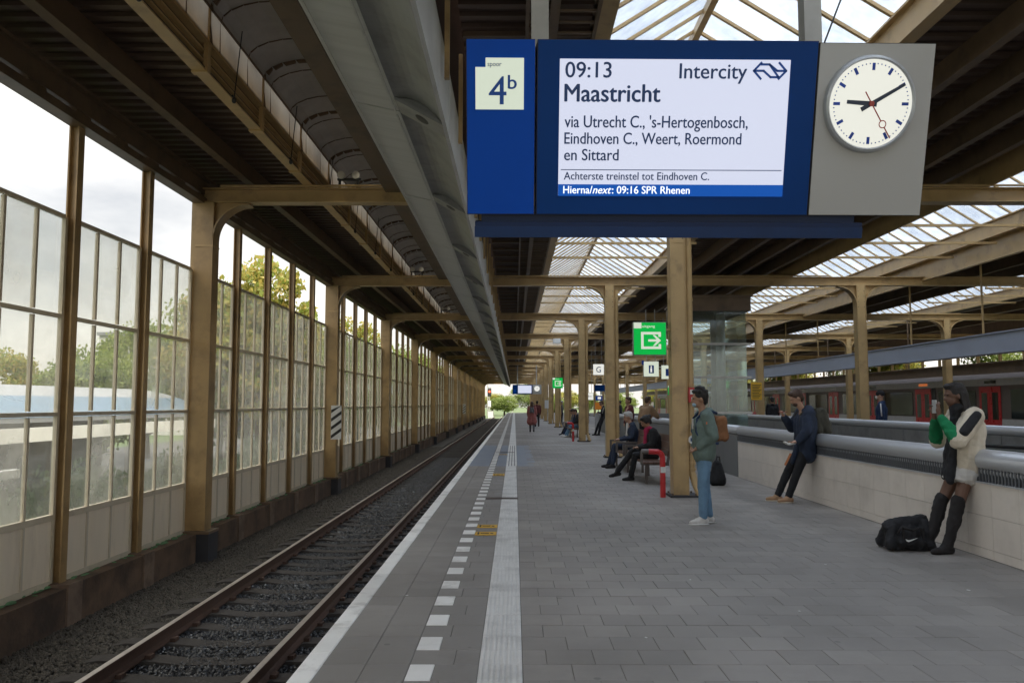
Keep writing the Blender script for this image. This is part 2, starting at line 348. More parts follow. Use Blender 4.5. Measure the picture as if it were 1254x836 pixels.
MB().box(4.95, 50, -.01, 9.8, PEND, .0).obj('distant_paving', M['paver'], plat)
# white edge stones
es = MB().cbox(0, 0, -.16, .134, .594, .002, .006).mesh('edge_stone', M['white_stone'])
y = 3.48; n = 0
while y < PEND: link('edge_stone', es, plat, (-1.32, y, random.uniform(-.002, .002))); y += .6
# white marking blocks beside the tiles
blk = MB().cbox(0, 0, -.02, .150, .284, .0015, .003).mesh('marking_block', M['white_stone'])
y = 3.6
while y < PEND - 1:
    link('marking_block', blk, plat, (-.642, y, 0)); y += 2 * TP
# tactile guide tiles: flat ribs
def tact(w, ribs, d, rib):
    m = MB(); m.box(0, 0, -.02, w, d, -.003); p = w / ribs
    for i in range(ribs): m.cbox(i * p + (p - rib) / 2, .0, -.003, i * p + (p + rib) / 2, d, .0025, .002)
    return m.mesh('tactile_tile', [M['tactile']])
ta = tact(.266, 8, .286, .020)
y = 3.6; n = 0
while y < 20.5:
    link('tactile_tile', ta, plat, (-.219, y, random.uniform(-.001, .001))); y += TP
m = MB(); w = .29
m.box(0, 0, -.02, w, .596, -.004); base_me = m
m.cur = 1
for i in range(4): m.box(i * .076, .0, -.004, i * .076 + .056, .596, .003)
tb = m.mesh('tactile_tile', [M['groove'], M['tactile']])
y = 20.7
while y < 30.5: link('tactile_tile', tb, plat, (-.218, y, 0)); y += .6
tf = MB().cbox(0, 0, -.02, .28, .596, .002, .003).mesh('tactile_tile', M['tactile'])
y = 30.7
while y < PEND - 1: link('tactile_tile', tf, plat, (-.215, y, 0)); y += .6
MB().box(-.49, 13.55, .0035, .06, 13.78, .007).obj('drain_plate', M['bplate'], plat)
MB().box(-.62, 26.3, .0045, .0, 26.5, .008).obj('drain_plate', M['bplate'], plat)
for yy in (9.86, 10.44, 17.9, 18.15, 25.2):
    q = empty('marker_plate', (-.486, yy, 0)); q.parent = plat
    q = MB().box(0, 0, .0035, .262, .25, .007).obj('marker_plate', M['yellow'], plat, loc=(-.486, yy, 0))
    MB().box(.03, .05, .0072, .05, .20, .0105).box(.07, .11, .0072, .17, .14, .0105).ball((.205, .125, .0075), (.022, .03, .004), 6, 10).obj('symbol', M['sign_black'], q)
for o in [o for o in plat.children if o.type == 'EMPTY']: bpy.data.objects.remove(o)
MB().box(.6, 30.7, .0035, 4.2, 30.78, .006).obj('white_line', M['white_stone'], plat)
MB().box(1.2, 13.4, .0035, 1.205, 13.41, .006)

# track bed
BEDZ = -1.12
tbed = b1(-6.1, -10, -1.4, -.9, 147, BEDZ).obj('track_bed', M['bed']); tag(tbed, kind='structure')
def scatter(name, x0, x1, y0, y1, z, dens, size, material, seed):
    s = MB(); nx = 1; s.add([(x0,y0,z),(x1,y0,z),(x1,y1,z),(x0,y1,z)], [(0,1,2,3)])
    o = s.obj(name, material); tag(o, kind='stuff')
    ng = bpy.data.node_groups.new(name, 'GeometryNodeTree'); I = ng.interface
    I.new_socket('Geometry', in_out='INPUT', socket_type='NodeSocketGeometry'); I.new_socket('Geometry', in_out='OUTPUT', socket_type='NodeSocketGeometry')
    N = ng.nodes.new; L = ng.links.new
    gi = N('NodeGroupInput'); go = N('NodeGroupOutput'); d = N('GeometryNodeDistributePointsOnFaces'); d.inputs['Density'].default_value = dens; d.inputs['Seed'].default_value = seed
    ico = N('GeometryNodeMeshIcoSphere'); ico.inputs['Subdivisions'].default_value = 1; ico.inputs['Radius'].default_value = 1
    sm = N('GeometryNodeSetMaterial'); sm.inputs['Material'].default_value = material; L(ico.outputs[0], sm.inputs[0])
    ip = N('GeometryNodeInstanceOnPoints'); L(gi.outputs[0], d.inputs[0]); L(d.outputs['Points'], ip.inputs['Points']); L(sm.outputs[0], ip.inputs['Instance'])
    rr = N('FunctionNodeRandomValue'); rr.data_type = 'FLOAT_VECTOR'; rr.inputs[0].default_value = (0, 0, 0); rr.inputs[1].default_value = (6.28, 6.28, 6.28)
    rs = N('FunctionNodeRandomValue'); rs.data_type = 'FLOAT_VECTOR'; rs.inputs[0].default_value = (size*.5,)*3; rs.inputs[1].default_value = (size*1.25, size*1.0, size*.85); rs.inputs['Seed'].default_value = 3
    L(rr.outputs[0], ip.inputs['Rotation']); L(rs.outputs[0], ip.inputs['Scale'])
    L(ip.outputs[0], go.inputs[0])
    md = o.modifiers.new('scatter', 'NODES'); md.node_group = ng; return o
scatter('ballast', -4.0, -1.0, 3.4, 16, BEDZ + .01, 900, .028, M['ballast'], 1)
scatter('ballast', -4.0, -1.0, 16, 40, BEDZ + .01, 330, .042, M['ballast'], 2)
scatter('dry_ballast', -5.45, -3.95, 6.5, 20, BEDZ + .02, 1100, .026, M['ballast_dry'], 3)
scatter('dry_ballast', -5.45, -3.95, 20, 50, BEDZ + .02, 300, .042, M['ballast_dry'], 4)
trk = empty('railway_track', (-3.16, 4, BEDZ), label='single railway track with worn rails running beside the platform', cat='railway track')
RX = (-3.94, -2.44)
def railprof(x): # in XZ
    z = -1.06; return [(x-.07,z),(x+.07,z),(x+.07,z+.015),(x+.012,z+.035),(x+.012,z+.115),(x+.035,z+.125),(x+.035,z+.152),(x-.035,z+.152),(x-.035,z+.125),(x-.012,z+.115),(x-.012,z+.035),(x-.07,z+.015)]
for x in RX:
    o = MB().prism(railprof(x), -2, 160).obj('rail', M['rail_side']); o.parent = trk; o.location = (3.16, -4, -BEDZ)
    h = MB().box(x - .030, -2, -.9075, x + .030, 160, -.904).obj('rail_head', M['rail_top'], o)
sp = MB()
pts = [(-1.3,-.02),(1.3,-.02),(1.3,.045),(1.15,.07),(.55,.062),(.3,.035),(-.3,.035),(-.55,.062),(-1.15,.07),(-1.3,.045)]
sp.prism(pts, -.12, .12)
sp_me = sp.mesh('sleeper', M['sleeper'])
clip = MB()
for x in (-.75, .75):
    for s_ in (-1, 1): clip.box(x + s_*.1 - .03, -.05, .06, x + s_*.1 + .03, .05, .105)
cl_me = clip.mesh('rail_clips', M['rail_side'])
for i in range(230):
    o = link('sleeper', sp_me, trk, (-.03, -1.6 + i * .62, -.005 + random.uniform(-.008, .006)))
    o.rotation_euler[2] = random.uniform(-.01, .01)
    if i < 60: tag(link('rail_clips', cl_me, o), kind='stuff')

# ------------------------------------------------------------------ trackside plinth and glazed screen
pl = empty('plinth_wall', (-5.58, 0, BEDZ), label='low rust stained concrete plinth under the glazed trackside screen', cat='plinth')
y = -2
while y < 150:
    L_ = 2.0
    o = MB().box(-.17, y + .01, 0, .15, y + L_ - .01, .50 + random.uniform(-.01, .01)).obj('block', M['plinth'] , pl); y += L_
for i in range(74):
    MB().box(-.10, 2*i - .16, .0, .175, 2*i + .16, .53).obj('pier', M['plinth_light'], pl) if i * 2 % 10 != 4 and 2*i < 60 else None
ms = MB()
for i in range(420):
    yy = 4 + (i / 420) ** 1.5 * 50; ms.ball((random.uniform(-.12, .02), yy + random.uniform(-.1, .1), .505), (random.uniform(.02, .05), random.uniform(.02, .12), random.uniform(.006, .02)), 4, 6)
tag(ms.obj('moss', M['moss'], pl), kind='stuff')

scr = empty('glazed_screen', (-5.655, 0, -.6), label='long cream and glass trackside screen wall running the length of the track', cat='screen wall')
ZB, ZS, ZM, ZU, ZT = -.585, .21, 1.47, 2.69, 3.95
post_me = MB().box(-.065, -.06, 0, .065, .06, 5.74).box(-.012, -.075, 0, .075, .075, .0).mesh('post', M['tan'])
pm = MB(); pm.box(.045, -.07, .0, .065, .07, 5.745).box(-.065, -.07, 0, -.045, .07, 5.745).box(-.045, -.012, 0, .045, .012, 5.745).box(-.06, -.1, -.06, .09, .1, 0)
post_me = pm.mesh('post', M['tan_post'])
gz = -.6
def bayframe(y0, y1):
    m = MB(); x0, x1 = -.05, .0; w = .05
    z = lambda a: a - gz
    m.box(x0, y0, z(ZB), x1, y0 + w, z(ZT)).box(x0, y1 - w, z(ZB), x1, y1, z(ZT))
    n = 3; p = (y1 - y0) / n
    for a in (ZB, ZS, ZM, ZU, ZT): 
        h = .075 if a in (ZB, ZS) else .05
        m.box(x0, y0 + w + .001, z(a) - h/2, x1, y1 - w - .001, z(a) + h/2)
    for i in (1, 2):
        zs = [ZB, ZS, ZM, ZU, ZT]
        for a, b in zip(zs[:-1], zs[1:]):
            m.box(x0 + .004, y0 + p*i - w*.42, z(a) + .038, x1 - .004, y0 + p*i + w*.42, z(b) - .038)
    return m.mesh('window_frame', M['cream_frame']), p
cache = {}; panes_far = MB(); npane = 0
for i in range(2, 73):
    a, b = 2.0 * i, 2.0 * i + 2
    ya = .16 if a % 10 == 4 else .075; yb = 2 - (.16 if b % 10 == 4 else .075)
    k = (ya, yb)
    if k not in cache:
        fm, p = bayframe(ya, yb); cache[k] = (fm, p)
        pm_ = {}
        for (lo, hi) in ((ZS, ZM), (ZM, ZU), (ZU, ZT)):
            pm_[lo] = MB().box(-.030, .0, lo - gz + .02, -.024, p - .03, hi - gz - .02).mesh('glass_pane', M['glass_wall'])
        cache[k] += (pm_, MB().box(-.034, 0, ZB - gz + .03, -.018, p - .03, ZS - gz - .03).mesh('panel', M['cream']))
    fm, p, pm_, pan = cache[k]
    link('window_frame', fm, scr, (0, a, 0))
    for j in range(3):
        link('panel', pan, scr, (0, a + ya + j*p + .015, 0))
        for lo, hi in ((ZS, ZM), (ZM, ZU), (ZU, ZT)):
            if npane < 297: link('glass_pane', pm_[lo], scr, (0, a + ya + j*p + .015, 0)); npane += 1
            else: panes_far.box(-.030, a + ya + j*p + .015, lo - gz + .02, -.024, a + ya + (j+1)*p - .015, hi - gz - .02)
tag(panes_far.obj('glass_panes', M['glass_wall'], scr), kind='stuff')
for i in range(2, 74):
    if (2 * i) % 10 != 4: link('post', post_me, scr, (.025, 2.0 * i, 0))
# head of the screen: lower beam, slits, upper board
MB().box(-.04, 2, 5.14 - gz, .16, 148, 5.25 - gz).obj('head_beam', M['tan_dark'], scr)
MB().box(-.02, 2, 5.32 - gz, .12, 148, 5.56 - gz).box(-.05, 2, 5.56 - gz, .2, 148, 5.60 - gz).obj('top_beam', M['tan_dark'], scr)
spb = MB().box(0, -.18, 5.25 - gz, .1, .18, 5.32 - gz).mesh('spacer_block', M['tan_dark'])
for i in range(4, 146): link('spacer_block', spb, scr, (0, i, 0))

# ------------------------------------------------------------------ columns
def haunch(sgn, hw, Rr, z0=BZ0):
    pts = [(sgn*hw, z0 - Rr - .06), (sgn*hw, z0 + .01)]
    pts.append((sgn*(hw + Rr), z0 + .01)); pts.append((sgn*(hw + Rr), z0 - .045))
    for i in range(9):
        a = math.pi/2 * i / 8
        pts.append((sgn*(hw + Rr - Rr*math.sin(a)), z0 - .045 - Rr + Rr*math.cos(a)))
    return pts if sgn > 0 else pts[::-1]
def wall_col():
    r = empty('wall_column', (-5.47, 4, BEDZ))
    m = MB(); m.box(-.02, -.15, .55, .15, .15, 6.27); m.box(-.24, -.14, .55, -.02, .14, 6.27); m
    m.obj('shaft', M['tan_post'], r)
    m = MB(); m.box(-.16, -.156, 5.48, .156, .156, 5.51); m.obj('collar', M['tan'], r)
    RH = .62; aa = [math.pi/2*i/10 for i in range(11)]; zb_ = BZ0 - BEDZ - .045 - RH
    MB().prism([(p[0], p[1] - BEDZ) for p in haunch(1, .15, RH)], -.05, .05).prism([(.15 + RH - RH*math.sin(a), zb_ + RH*math.cos(a)) for a in aa] + [(.13 + RH - (RH)*math.sin(a), zb_ + .02 + RH*math.cos(a)) for a in aa[::-1]], -.15, .15).obj('haunch', M['tan_post'], r)
    MB().box(-.2, -.24, .50, .26, .24, .545).obj('base_plate', M['tan_dark'], r)
    MB().box(-.17, -.22, 0, .25, .22, .50).obj('footing', M['foot'], r)
    return r
def plat_col(cat_pipe=True):
    r = empty('platform_column', (2.87, 14, 0))
    m = MB(); m.box(-.12, -.13, .02, .12, .13, 5.16); m.box(-.135, -.15, .02, -.12, .15, 5.16); m.box(.12, -.15, .02, .135, .15, 5.16)
    m.obj('shaft', M['tan'], r)
    for s_ in (-1, 1):
        h = haunch(s_, .135, .55)
        arc = [(s_*(.135 + .55 - .55*math.sin(math.pi/2*i/8)), BZ0 - .045 - .55 + .55*math.cos(math.pi/2*i/8)) for i in range(9)]
        arc2 = [(x + s_*.0 - s_*.018, z + .018) for x, z in arc[::-1]]
        MB().prism(h, -.04, .04).prism(arc + arc2, -.14, .14).obj('haunch', M['tan'], r)
    MB().box(-.20, -.24, 0, .30, .24, .035).obj('base_plate', M['foot'], r)
    bo = MB()
    for x in (-.16, .24):
        for y in (-.19, .19): bo.tube((x, y, .035), (x, y, .07), .018, n=6)
    for s_ in (-1, 1):
        for k in range(4): bo.tube((s_*.09, -.137, 4.5 + k*.16), (s_*.09, -.13, 4.5 + k*.16), .014, n=6)
    tag(bo.obj('bolts', M['tan_dark'], r), kind='stuff')
    MB().box(-.118, -.136, 4.42, .118, -.1305, 5.10).obj('splice_plate', M['tan'], r)
    if cat_pipe:
        p = MB(); p.path([(.205, -.04, 5.0), (.205, -.04, .42), (.25, -.10, .22), (.31, -.20, .04)], .062, 12)
        for k in range(7): p.tube((.205, -.04, .45 + k*.10), (.205, -.04, .49 + k*.10), .075, n=12)
        for z in (1.9, 3.4): p.tube((.205, -.04, z), (.205, -.04, z + .05), .072, n=12)
        p.obj('downpipe', M['tan'], r, smooth=False)
    return r
wc = wall_col(); pc = plat_col(); pc2 = plat_col(False)
for i, Y in enumerate(FRAMES):
    if i == 0: continue
    o = wc if i == 1 else copy_tree(wc); o.location = (-5.47, Y, BEDZ)
    tag(o, '%s brown steel column from the camera along the trackside screen' % ORD[i-1], 'steel column', 'brown columns along the trackside screen')
    o = pc if i == 1 else copy_tree(pc); o.location = (2.87, Y, 0)
    tag(o, '%s tan steel column from the camera in the bench row on the platform' % ORD[i-1], 'steel column', 'tan columns along the benches')
first = True
for row, (X, txt) in enumerate(((10.45, 'beyond the stairwell railing'), (18.45, 'standing beside the red and white train'))):
    for i, Y in enumerate(FRAMES):
        if i < (2 if row == 0 else 3) or i > 11: continue
        o = pc2 if first else copy_tree(pc2); first = False
        o.location = (X, Y, 0); j = i - (2 if row == 0 else 3)
        tag(o, '%s tan steel column from the camera in the row %s' % (ORD[j], txt), 'steel column', 'tan columns ' + txt)

# ------------------------------------------------------------------ canopy roof
roof = empty('platform_canopy', (0, 4, 5.2), label='dark slatted station canopy roof with tan cross beams over the platforms', cat='canopy')
def rp_(m, name, mt, par=roof):
    o = m.obj(name, mt); o.parent = par; o.location = -par.location if par.parent is None else (0,0,0); return o
for Y in FRAMES + [YEND]:
    m = MB(); m.box(-5.62, Y - .02, BZ0 + .02, 34, Y + .02, BZ1 - .02); m.box(-5.62, Y - .13, BZ0, 34, Y + .13, BZ0 + .02); m.box(-5.62, Y - .13, BZ1 - .02, 34, Y + .13, BZ1)
    rp_(m, 'cross_beam', M['tan'])
    m = MB(); m.path([(-5.2, Y - .17, BZ1 + .02), (9.5, Y - .17, BZ1 + .02)], .022, 6); rp_(m, 'conduit', M['tan'])
DZ = 6.0
decks = [(-6.3, -3.78), (-.62, .92), (4.82, 8.5), (12.5, 16.6), (20.3, 34)]
m = MB()
for a, b in decks: m.box(a, -18, DZ, b, YEND, DZ + .15)
rp_(m, 'roof_deck', M['deck'])
m = MB()
for a, b in decks[:4]:
    y = -2.0
    while y < YEND: m.box(a, y, DZ - .05, b, y + .10, DZ); y += .26
o = rp_(m, 'deck_slats', M['deck_slat']); tag(o, kind='stuff')
# purlins
for X, zb, w, h, mt in ((-4.85, 5.60, .15, .3, 'tan_dark'), (-6.0, 5.6, .12, .3, 'tan_dark'), (.42, 5.62, .10, .26, 'tan_dark'),
                        (5.45, 5.62, .12, .3, 'tan_dark'), (6.25, 5.62, .12, .3, 'tan_dark'), (7.05, 5.62, .12, .3, 'tan_dark'), (7.85, 5.62, .12, .3, 'tan_dark'),
                        (13.4, 5.6, .12, .3, 'tan_dark'), (14.6, 5.6, .12, .3, 'tan_dark'), (15.8, 5.6, .12, .3, 'tan_dark'),
                        (21.5, 5.6, .12, .3, 'tan_dark'), (23.5, 5.6, .12, .3, 'tan_dark'), (26, 5.6, .12, .3, 'tan_dark')):
    m = MB().box(X - w/2, -4, zb, X + w/2, YEND, zb + .02).box(X - .012, -4, zb + .02, X + .012, YEND, DZ - .055)
    rp_(m, 'purlin', M[mt])
# tan pressed beam with a cable tray, dark girder beside the duct
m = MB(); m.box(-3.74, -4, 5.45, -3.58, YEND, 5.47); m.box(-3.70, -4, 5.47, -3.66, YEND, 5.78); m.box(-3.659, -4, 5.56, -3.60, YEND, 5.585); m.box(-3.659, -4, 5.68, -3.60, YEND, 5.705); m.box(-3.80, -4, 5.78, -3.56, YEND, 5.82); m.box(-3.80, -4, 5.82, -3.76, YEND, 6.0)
rp_(m, 'tan_beam', M['tan_lit'])
m = MB(); m.path([(-3.625, -4, 5.605), (-3.625, YEND, 5.605)], .014, 6).path([(-3.625, -4, 5.725), (-3.625, YEND, 5.725)], .014, 6).path([(-3.60, -4, 5.49), (-3.60, YEND, 5.49)], .012, 6); rp_(m, 'cable', M['black'])
cl_ = MB().box(-.02, -.05, -.33, .03, .05, .02).box(-.16, -.05, -.35, .03, .05, -.33).mesh('clamp', M['tan_lit'])
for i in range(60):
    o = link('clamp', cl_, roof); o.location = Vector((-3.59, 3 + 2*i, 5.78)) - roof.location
m = MB(); m.box(-2.30, -4, 5.36, -2.04, YEND, 5.38).box(-2.30, -4, 5.38, -2.26, YEND, 5.9).box(-2.08, -4, 5.38, -2.04, YEND, 6.3)
rp_(m, 'dark_girder', M['tan_dark'])
MB_ = MB().box(-2.04, -18, 6.25, -.62, YEND, 6.4); rp_(MB_, 'roof_deck', M['deck'])
# stanchions beside the duct
st = MB().box(-.025, -.03, 0, .025, .03, 1.15).mesh('stanchion', M['tan'])
for i in range(0, 70):
    o = link('stanchion', st, roof); o.location = Vector((-.68, 3.8 + 2*i, 4.86)) - roof.location
# crosswise bars in the dark strip next to the skylight
m = MB()
for i in range(140): m.box(-.6, 4 + i, DZ - .12, .95, 4.05 + i, DZ - .06)
tag(rp_(m, 'deck_battens', M['tan_dark']), kind='stuff')
m = MB().box(.12, -4, 5.66, .16, YEND, 5.70).box(.86, -4, 5.66, .90, YEND, 5.70)
y = 3
while y < 140: m.box(.16, y, 5.67, .86, y + .03, 5.69); y += .25
rp_(m, 'cable_ladder', M['tan_dark'])
# closing wall above platform two and gable of the far side
m = MB(); m.box(25.6, -4, 4.7, 25.8, YEND, 6.0); rp_(m, 'side_fascia', M['tan_dark'])
m = MB(); m.box(12.34, -4, 5.30, 12.46, YEND, 5.36).box(12.40, -4, 5.36, 12.46, YEND, 6.05).box(8.42, -4, 5.45, 8.48, YEND, 6.05)
rp_(m, 'gutter_beam', M['tan'])

# barrel vault over the track
va = empty('barrel_vault', (-3, 4, 5.8), label='long grey barrel vault ceiling above the railway track with thin ribs', cat='vault')
N = 10; cx0, cx1 = -3.58, -2.26; zs, zt = 6.22, 6.50
def arcpt(t, off=0):
    a = math.pi * (1 - t); x = (cx0 + cx1)/2 + (cx1 - cx0)/2 * math.cos(a) ; z = zs + (zt - zs) * math.sin(a)
    return (x, z + off)
vm = MB()
prof = [(cx0, 5.83)] + [arcpt(i / N) for i in range(N + 1)]
def sheet(mb, prof, y0, y1, th=.012):
    for (xa, za), (xb, zb) in zip(prof[:-1], prof[1:]):
        mb.add([(xa,y0,za),(xb,y0,zb),(xb,y1,zb),(xa,y1,za)], [(0,1,2,3)])
vm2 = MB(); sheet(vm2, prof, 0, 1.0); 
top = [(x, z + .03) for x, z in prof]; sheet(vm2, top[::-1], 0, 1.0)
vme = vm2.mesh('vault_sheet', M['vault'])
for i in range(-16, 142):
    o = link('vault_sheet', vme, va); o.location = Vector((0, i, 0)) - va.location
rb = MB()
for (xa, za), (xb, zb) in zip(prof[:-1], prof[1:]):
    rb.add([(xa+.003,0,za-.003),(xb,0,zb-.003),(xb,.035,zb-.003),(xa+.003,.035,za-.003),(xa+.045,0,za-.045),(xb,0,zb-.045),(xb,.035,zb-.045),(xa+.045,.035,za-.045)], [(0,1,5,4),(4,5,6,7),(7,6,2,3)])
rbm = rb.mesh('vault_rib', M['tan_dark'])
for i in range(0, 72):
    o = link('vault_rib', rbm, va); o.location = Vector((0, 1 + 2*i, 0)) - va.location
sm = MB()
for (xa, za), (xb, zb) in zip(prof[:-1], prof[1:]):
    sm.add([(xa+.002,0,za-.002),(xb,0,zb-.002),(xb,.014,zb-.002),(xa+.002,.014,za-.002),(xa+.012,0,za-.012),(xb,0,zb-.012),(xb,.014,zb-.012),(xa+.012,.014,za-.012)], [(0,1,5,4),(4,5,6,7),(7,6,2,3)])
smm = sm.mesh('vault_seam', M['tan_dark'])
for i in range(0, 130):
    o = link('vault_seam', smm, va); o.location = Vector((0, .35 + i, 0)) - va.location
rp_(MB().box(-3.56, -4, 6.20, -3.545, YEND, 6.225), 'edge_strip', M['tan_dark'], va)
rp_(MB().path([(-2.92, -4, 6.47), (-2.92, YEND, 6.47)], .014, 6), 'cable', M['black'], va)
rods = MB()
for i in range(20):
    y = 7.2 + 2.55*i; rods.tube((-3.53, y, 5.42), (-3.45, y, 6.30), .007, n=6); rods.ball((-3.53, y, 5.40), (.03, .03, .04), 6, 8); rods.tube((-3.53, y-.06, 5.44), (-3.53, y+.06, 5.44), .012, n=6)
rp_(rods, 'hanging_rods', M['sign_black'], va)
for i in range(14):
    y = 5 + 2*i; o = rp_(MB().box(-3.60, y - .02, 5.82, -3.56, y + .02, 6.25), 'bracket', M['tan'], va)
# paired floodlights standing on the cross beams
fl = empty('floodlight_pair', (-2.95, 14, BZ1)); f = MB()
f.box(-.2, -.02, .0, -.16, .02, .16).box(.12, -.02, 0, .16, .02, .16).box(-.22, -.025, .16, .2, .025, .2); f.obj('bracket', M['sign_black'], fl)
for x in (-.14, .12):
    MB().tube((x, -.09, .24), (x, .03, .25), .075, .05, 12).obj('lamp_head', M['post_grey'], fl)
    MB().tube((x, -.095, .24), (x, -.09, .24), .062, .07, 12).obj('lens', mat('lamp_lens', (.6, .58, .5), .2), fl)
for i in range(1, 9):
    o = fl if i == 1 else copy_tree(fl); o.location = (-2.95, 4 + 10*i, BZ1)
    tag(o, 'pair of small floodlights on the %s cross beam above the track' % ORD[i-1], 'floodlight', 'floodlight pairs above the track')

# service duct above the platform edge
du = empty('service_duct', (-1, 4, 4.8), label='long grey sheet metal duct hanging above the platform edge', cat='duct')
A_, B_, C_, D_ = (-1.84, 5.02), (-1.30, 4.90), (-.76, 4.60), (-.76, 5.36)
flat = MB(); flat.prism([A_, B_, (B_[0], B_[1] + .03), (A_[0], A_[1] + .03)], .025, 3.975); flat.prism([A_, (A_[0]+.03, A_[1]), (A_[0]+.03, 5.3), (A_[0], 5.3)], .0, 4.0)
for k in range(2):
    flat.box(-1.80 + k*.45, .05, 4.975 - k*.10, -1.78 + k*.45, 3.95, 4.99 - k*.10)
flm = flat.mesh('flat_panel', M['duct_ribbed'])
cv = MB(); cp = []
for i in range(9):
    t = i / 8; x = B_[0] + (C_[0] - B_[0]) * t; z = B_[1] + (C_[1] - B_[1]) * t + .10 * math.sin(math.pi * t)
    cp.append((x, z))
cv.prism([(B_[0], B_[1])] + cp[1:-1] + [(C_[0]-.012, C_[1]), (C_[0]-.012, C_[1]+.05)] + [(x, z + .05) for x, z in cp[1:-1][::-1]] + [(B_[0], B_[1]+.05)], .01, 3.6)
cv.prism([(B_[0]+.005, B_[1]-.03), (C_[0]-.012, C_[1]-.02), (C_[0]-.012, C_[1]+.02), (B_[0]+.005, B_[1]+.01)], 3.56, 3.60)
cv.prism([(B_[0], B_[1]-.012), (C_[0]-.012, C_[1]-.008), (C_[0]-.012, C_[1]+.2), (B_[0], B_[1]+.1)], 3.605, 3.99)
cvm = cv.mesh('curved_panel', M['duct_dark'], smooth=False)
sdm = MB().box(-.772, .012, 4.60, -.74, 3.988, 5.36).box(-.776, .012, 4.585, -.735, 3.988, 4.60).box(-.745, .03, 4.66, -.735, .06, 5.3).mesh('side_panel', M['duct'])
hole = MB().ball((0, 0, 0), (.09, .12, .012), 6, 14).mesh('speaker_grille', M['sign_black'])
for i in range(36):
    y0 = 0.8 + 4*i
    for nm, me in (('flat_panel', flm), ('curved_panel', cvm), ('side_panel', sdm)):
        o = link(nm, me, du); o.location = Vector((0, y0, 0)) - du.location
    o = link('speaker_grille', hole, du); o.location = Vector((-1.02, y0 + 3.8, 4.735)) - du.location; o.rotation_euler = (0, R(28), 0)
rp_(MB().prism([(A_[0]+.04, A_[1]+.045), (B_[0], B_[1]+.045), (B_[0]+.08, B_[1]+.16), (C_[0]-.10, B_[1]+.12), (C_[0]-.03, 4.80), (C_[0]-.03, 5.2), (A_[0]+.04, 5.2)], 0, YEND), 'inner_frame', M['black'], du)
rp_(MB().box(-1.8, .5, 5.30, -.78, YEND, 5.34), 'top_cover', M['duct_dark'], du)

# ridge skylights
def skylight(xc, label, nb, y1=YEND, detail=True):
    sk = empty('ridge_skylight', (xc, 4, 6.2), label=label, cat='skylight', group='ridge skylights over the columns')
    hw, ze, zr = 1.83, 6.26, 7.42
    L = math.hypot(hw, zr - ze); sl = math.atan2(zr - ze, hw)
    MBe = []
    for s_ in (-1, 1):
        x = xc + s_*hw
        rp_(MB().box(x - .03, -18, 5.86, x + .03, y1, 6.24).box(x - s_*.03 - .09, -18, 5.84, x - s_*.03 + .09, y1, 5.858).box(x - .1, -18, 6.24, x + .1, y1, 6.27), 'eave_beam', M['tan'], sk)
        rp_(MB().box(x + s_*.035, -18, 5.95, x + s_*.12, y1, 6.235), 'gutter', M['post_grey'] if s_ > 0 and xc < 5 else M['tan_dark'], sk)
    rp_(MB().box(xc - .05, -4, zr - .16, xc + .05, y1, zr - .02), 'ridge_beam', M['tan'], sk)
    P = 10 / 15; n = int((y1 - 2) / P)
    bar = MB().box(0, -.025, -.042, L, .025, 0); 
    barm = bar.mesh('glazing_bar', M['tan']); pan = MB().box(.02, .02, .002, L - .01, P - .02, .010).mesh('roof_pane', M['glass_roof'])
    stuffb = MB()
    rot = {1: Euler((0, sl, 0)), -1: Euler((0, -sl, math.pi))}
    cnt = 0; fb = MB(); fp = MB()
    for i in range(-30, n):
        y = 2.0 + P*i
        for s_ in (-1, 1):
            if cnt < nb and i >= 0:
                o = link('glazing_bar', barm, sk); o.location = Vector((xc, y, zr)) - sk.location
                o.rotation_euler = (0, sl, 0) if s_ > 0 else (0, math.pi - sl, 0)
                if s_ < 0: o.rotation_euler = (math.pi, math.pi - sl, 0); 
                mw = Matrix.Rotation(sl, 4, 'Y') if s_ > 0 else Matrix.Rotation(math.pi, 4, 'Z') @ Matrix.Rotation(sl, 4, 'Y')
                o.rotation_euler = mw.to_euler()
                q = link('roof_pane', pan, sk); q.rotation_euler = mw.to_euler()
                q.location = Vector((xc, y if s_ > 0 else y + P, zr)) - sk.location
                cnt += 1
            else:
                e = Vector((xc + s_*hw, 0, ze)); r0 = Vector((xc, 0, zr)); up = Vector((0, 0, .0))
                for (mbx, ya, yb, za, zb) in ((fb, -.025, .025, -.042, 0), (fp, .02, P - .02, .002, .010)):
                    vs = [(r0.x, y+ya, r0.z+za), (e.x, y+ya, e.z+za), (e.x, y+yb, e.z+za), (r0.x, y+yb, r0.z+za), (r0.x, y+ya, r0.z+zb), (e.x, y+ya, e.z+zb), (e.x, y+yb, e.z+zb), (r0.x, y+yb, r0.z+zb)]
                    mbx.add(vs, [(0,3,2,1),(4,5,6,7),(0,1,5,4),(1,2,6,5),(2,3,7,6),(3,0,4,7)])
    if fb.v:
        tag(rp_(fb, 'glazing_bars', M['tan'], sk), kind='stuff'); tag(rp_(fp, 'roof_panes', M['glass_roof'], sk), kind='stuff')
    tie = MB().box(xc - hw + .04, -.025, -.03, xc + hw - .04, .025, .03).mesh('tie_bar', M['tan'])
    for i in range(int((y1 - 4) / 2)):
        if i % 5 == 0 or i < 4: continue
        o = link('tie_bar', tie, sk); o.location = Vector((0, 4 + 2*i, 5.66)) - sk.location
    return sk
skylight(2.83, 'ridge skylight of milky glass directly above the bench row columns', 290)
skylight(10.45, 'ridge skylight of milky glass above the stairwell side columns', 220)
skylight(18.45, 'ridge skylight of milky glass farthest right above the train', 60)
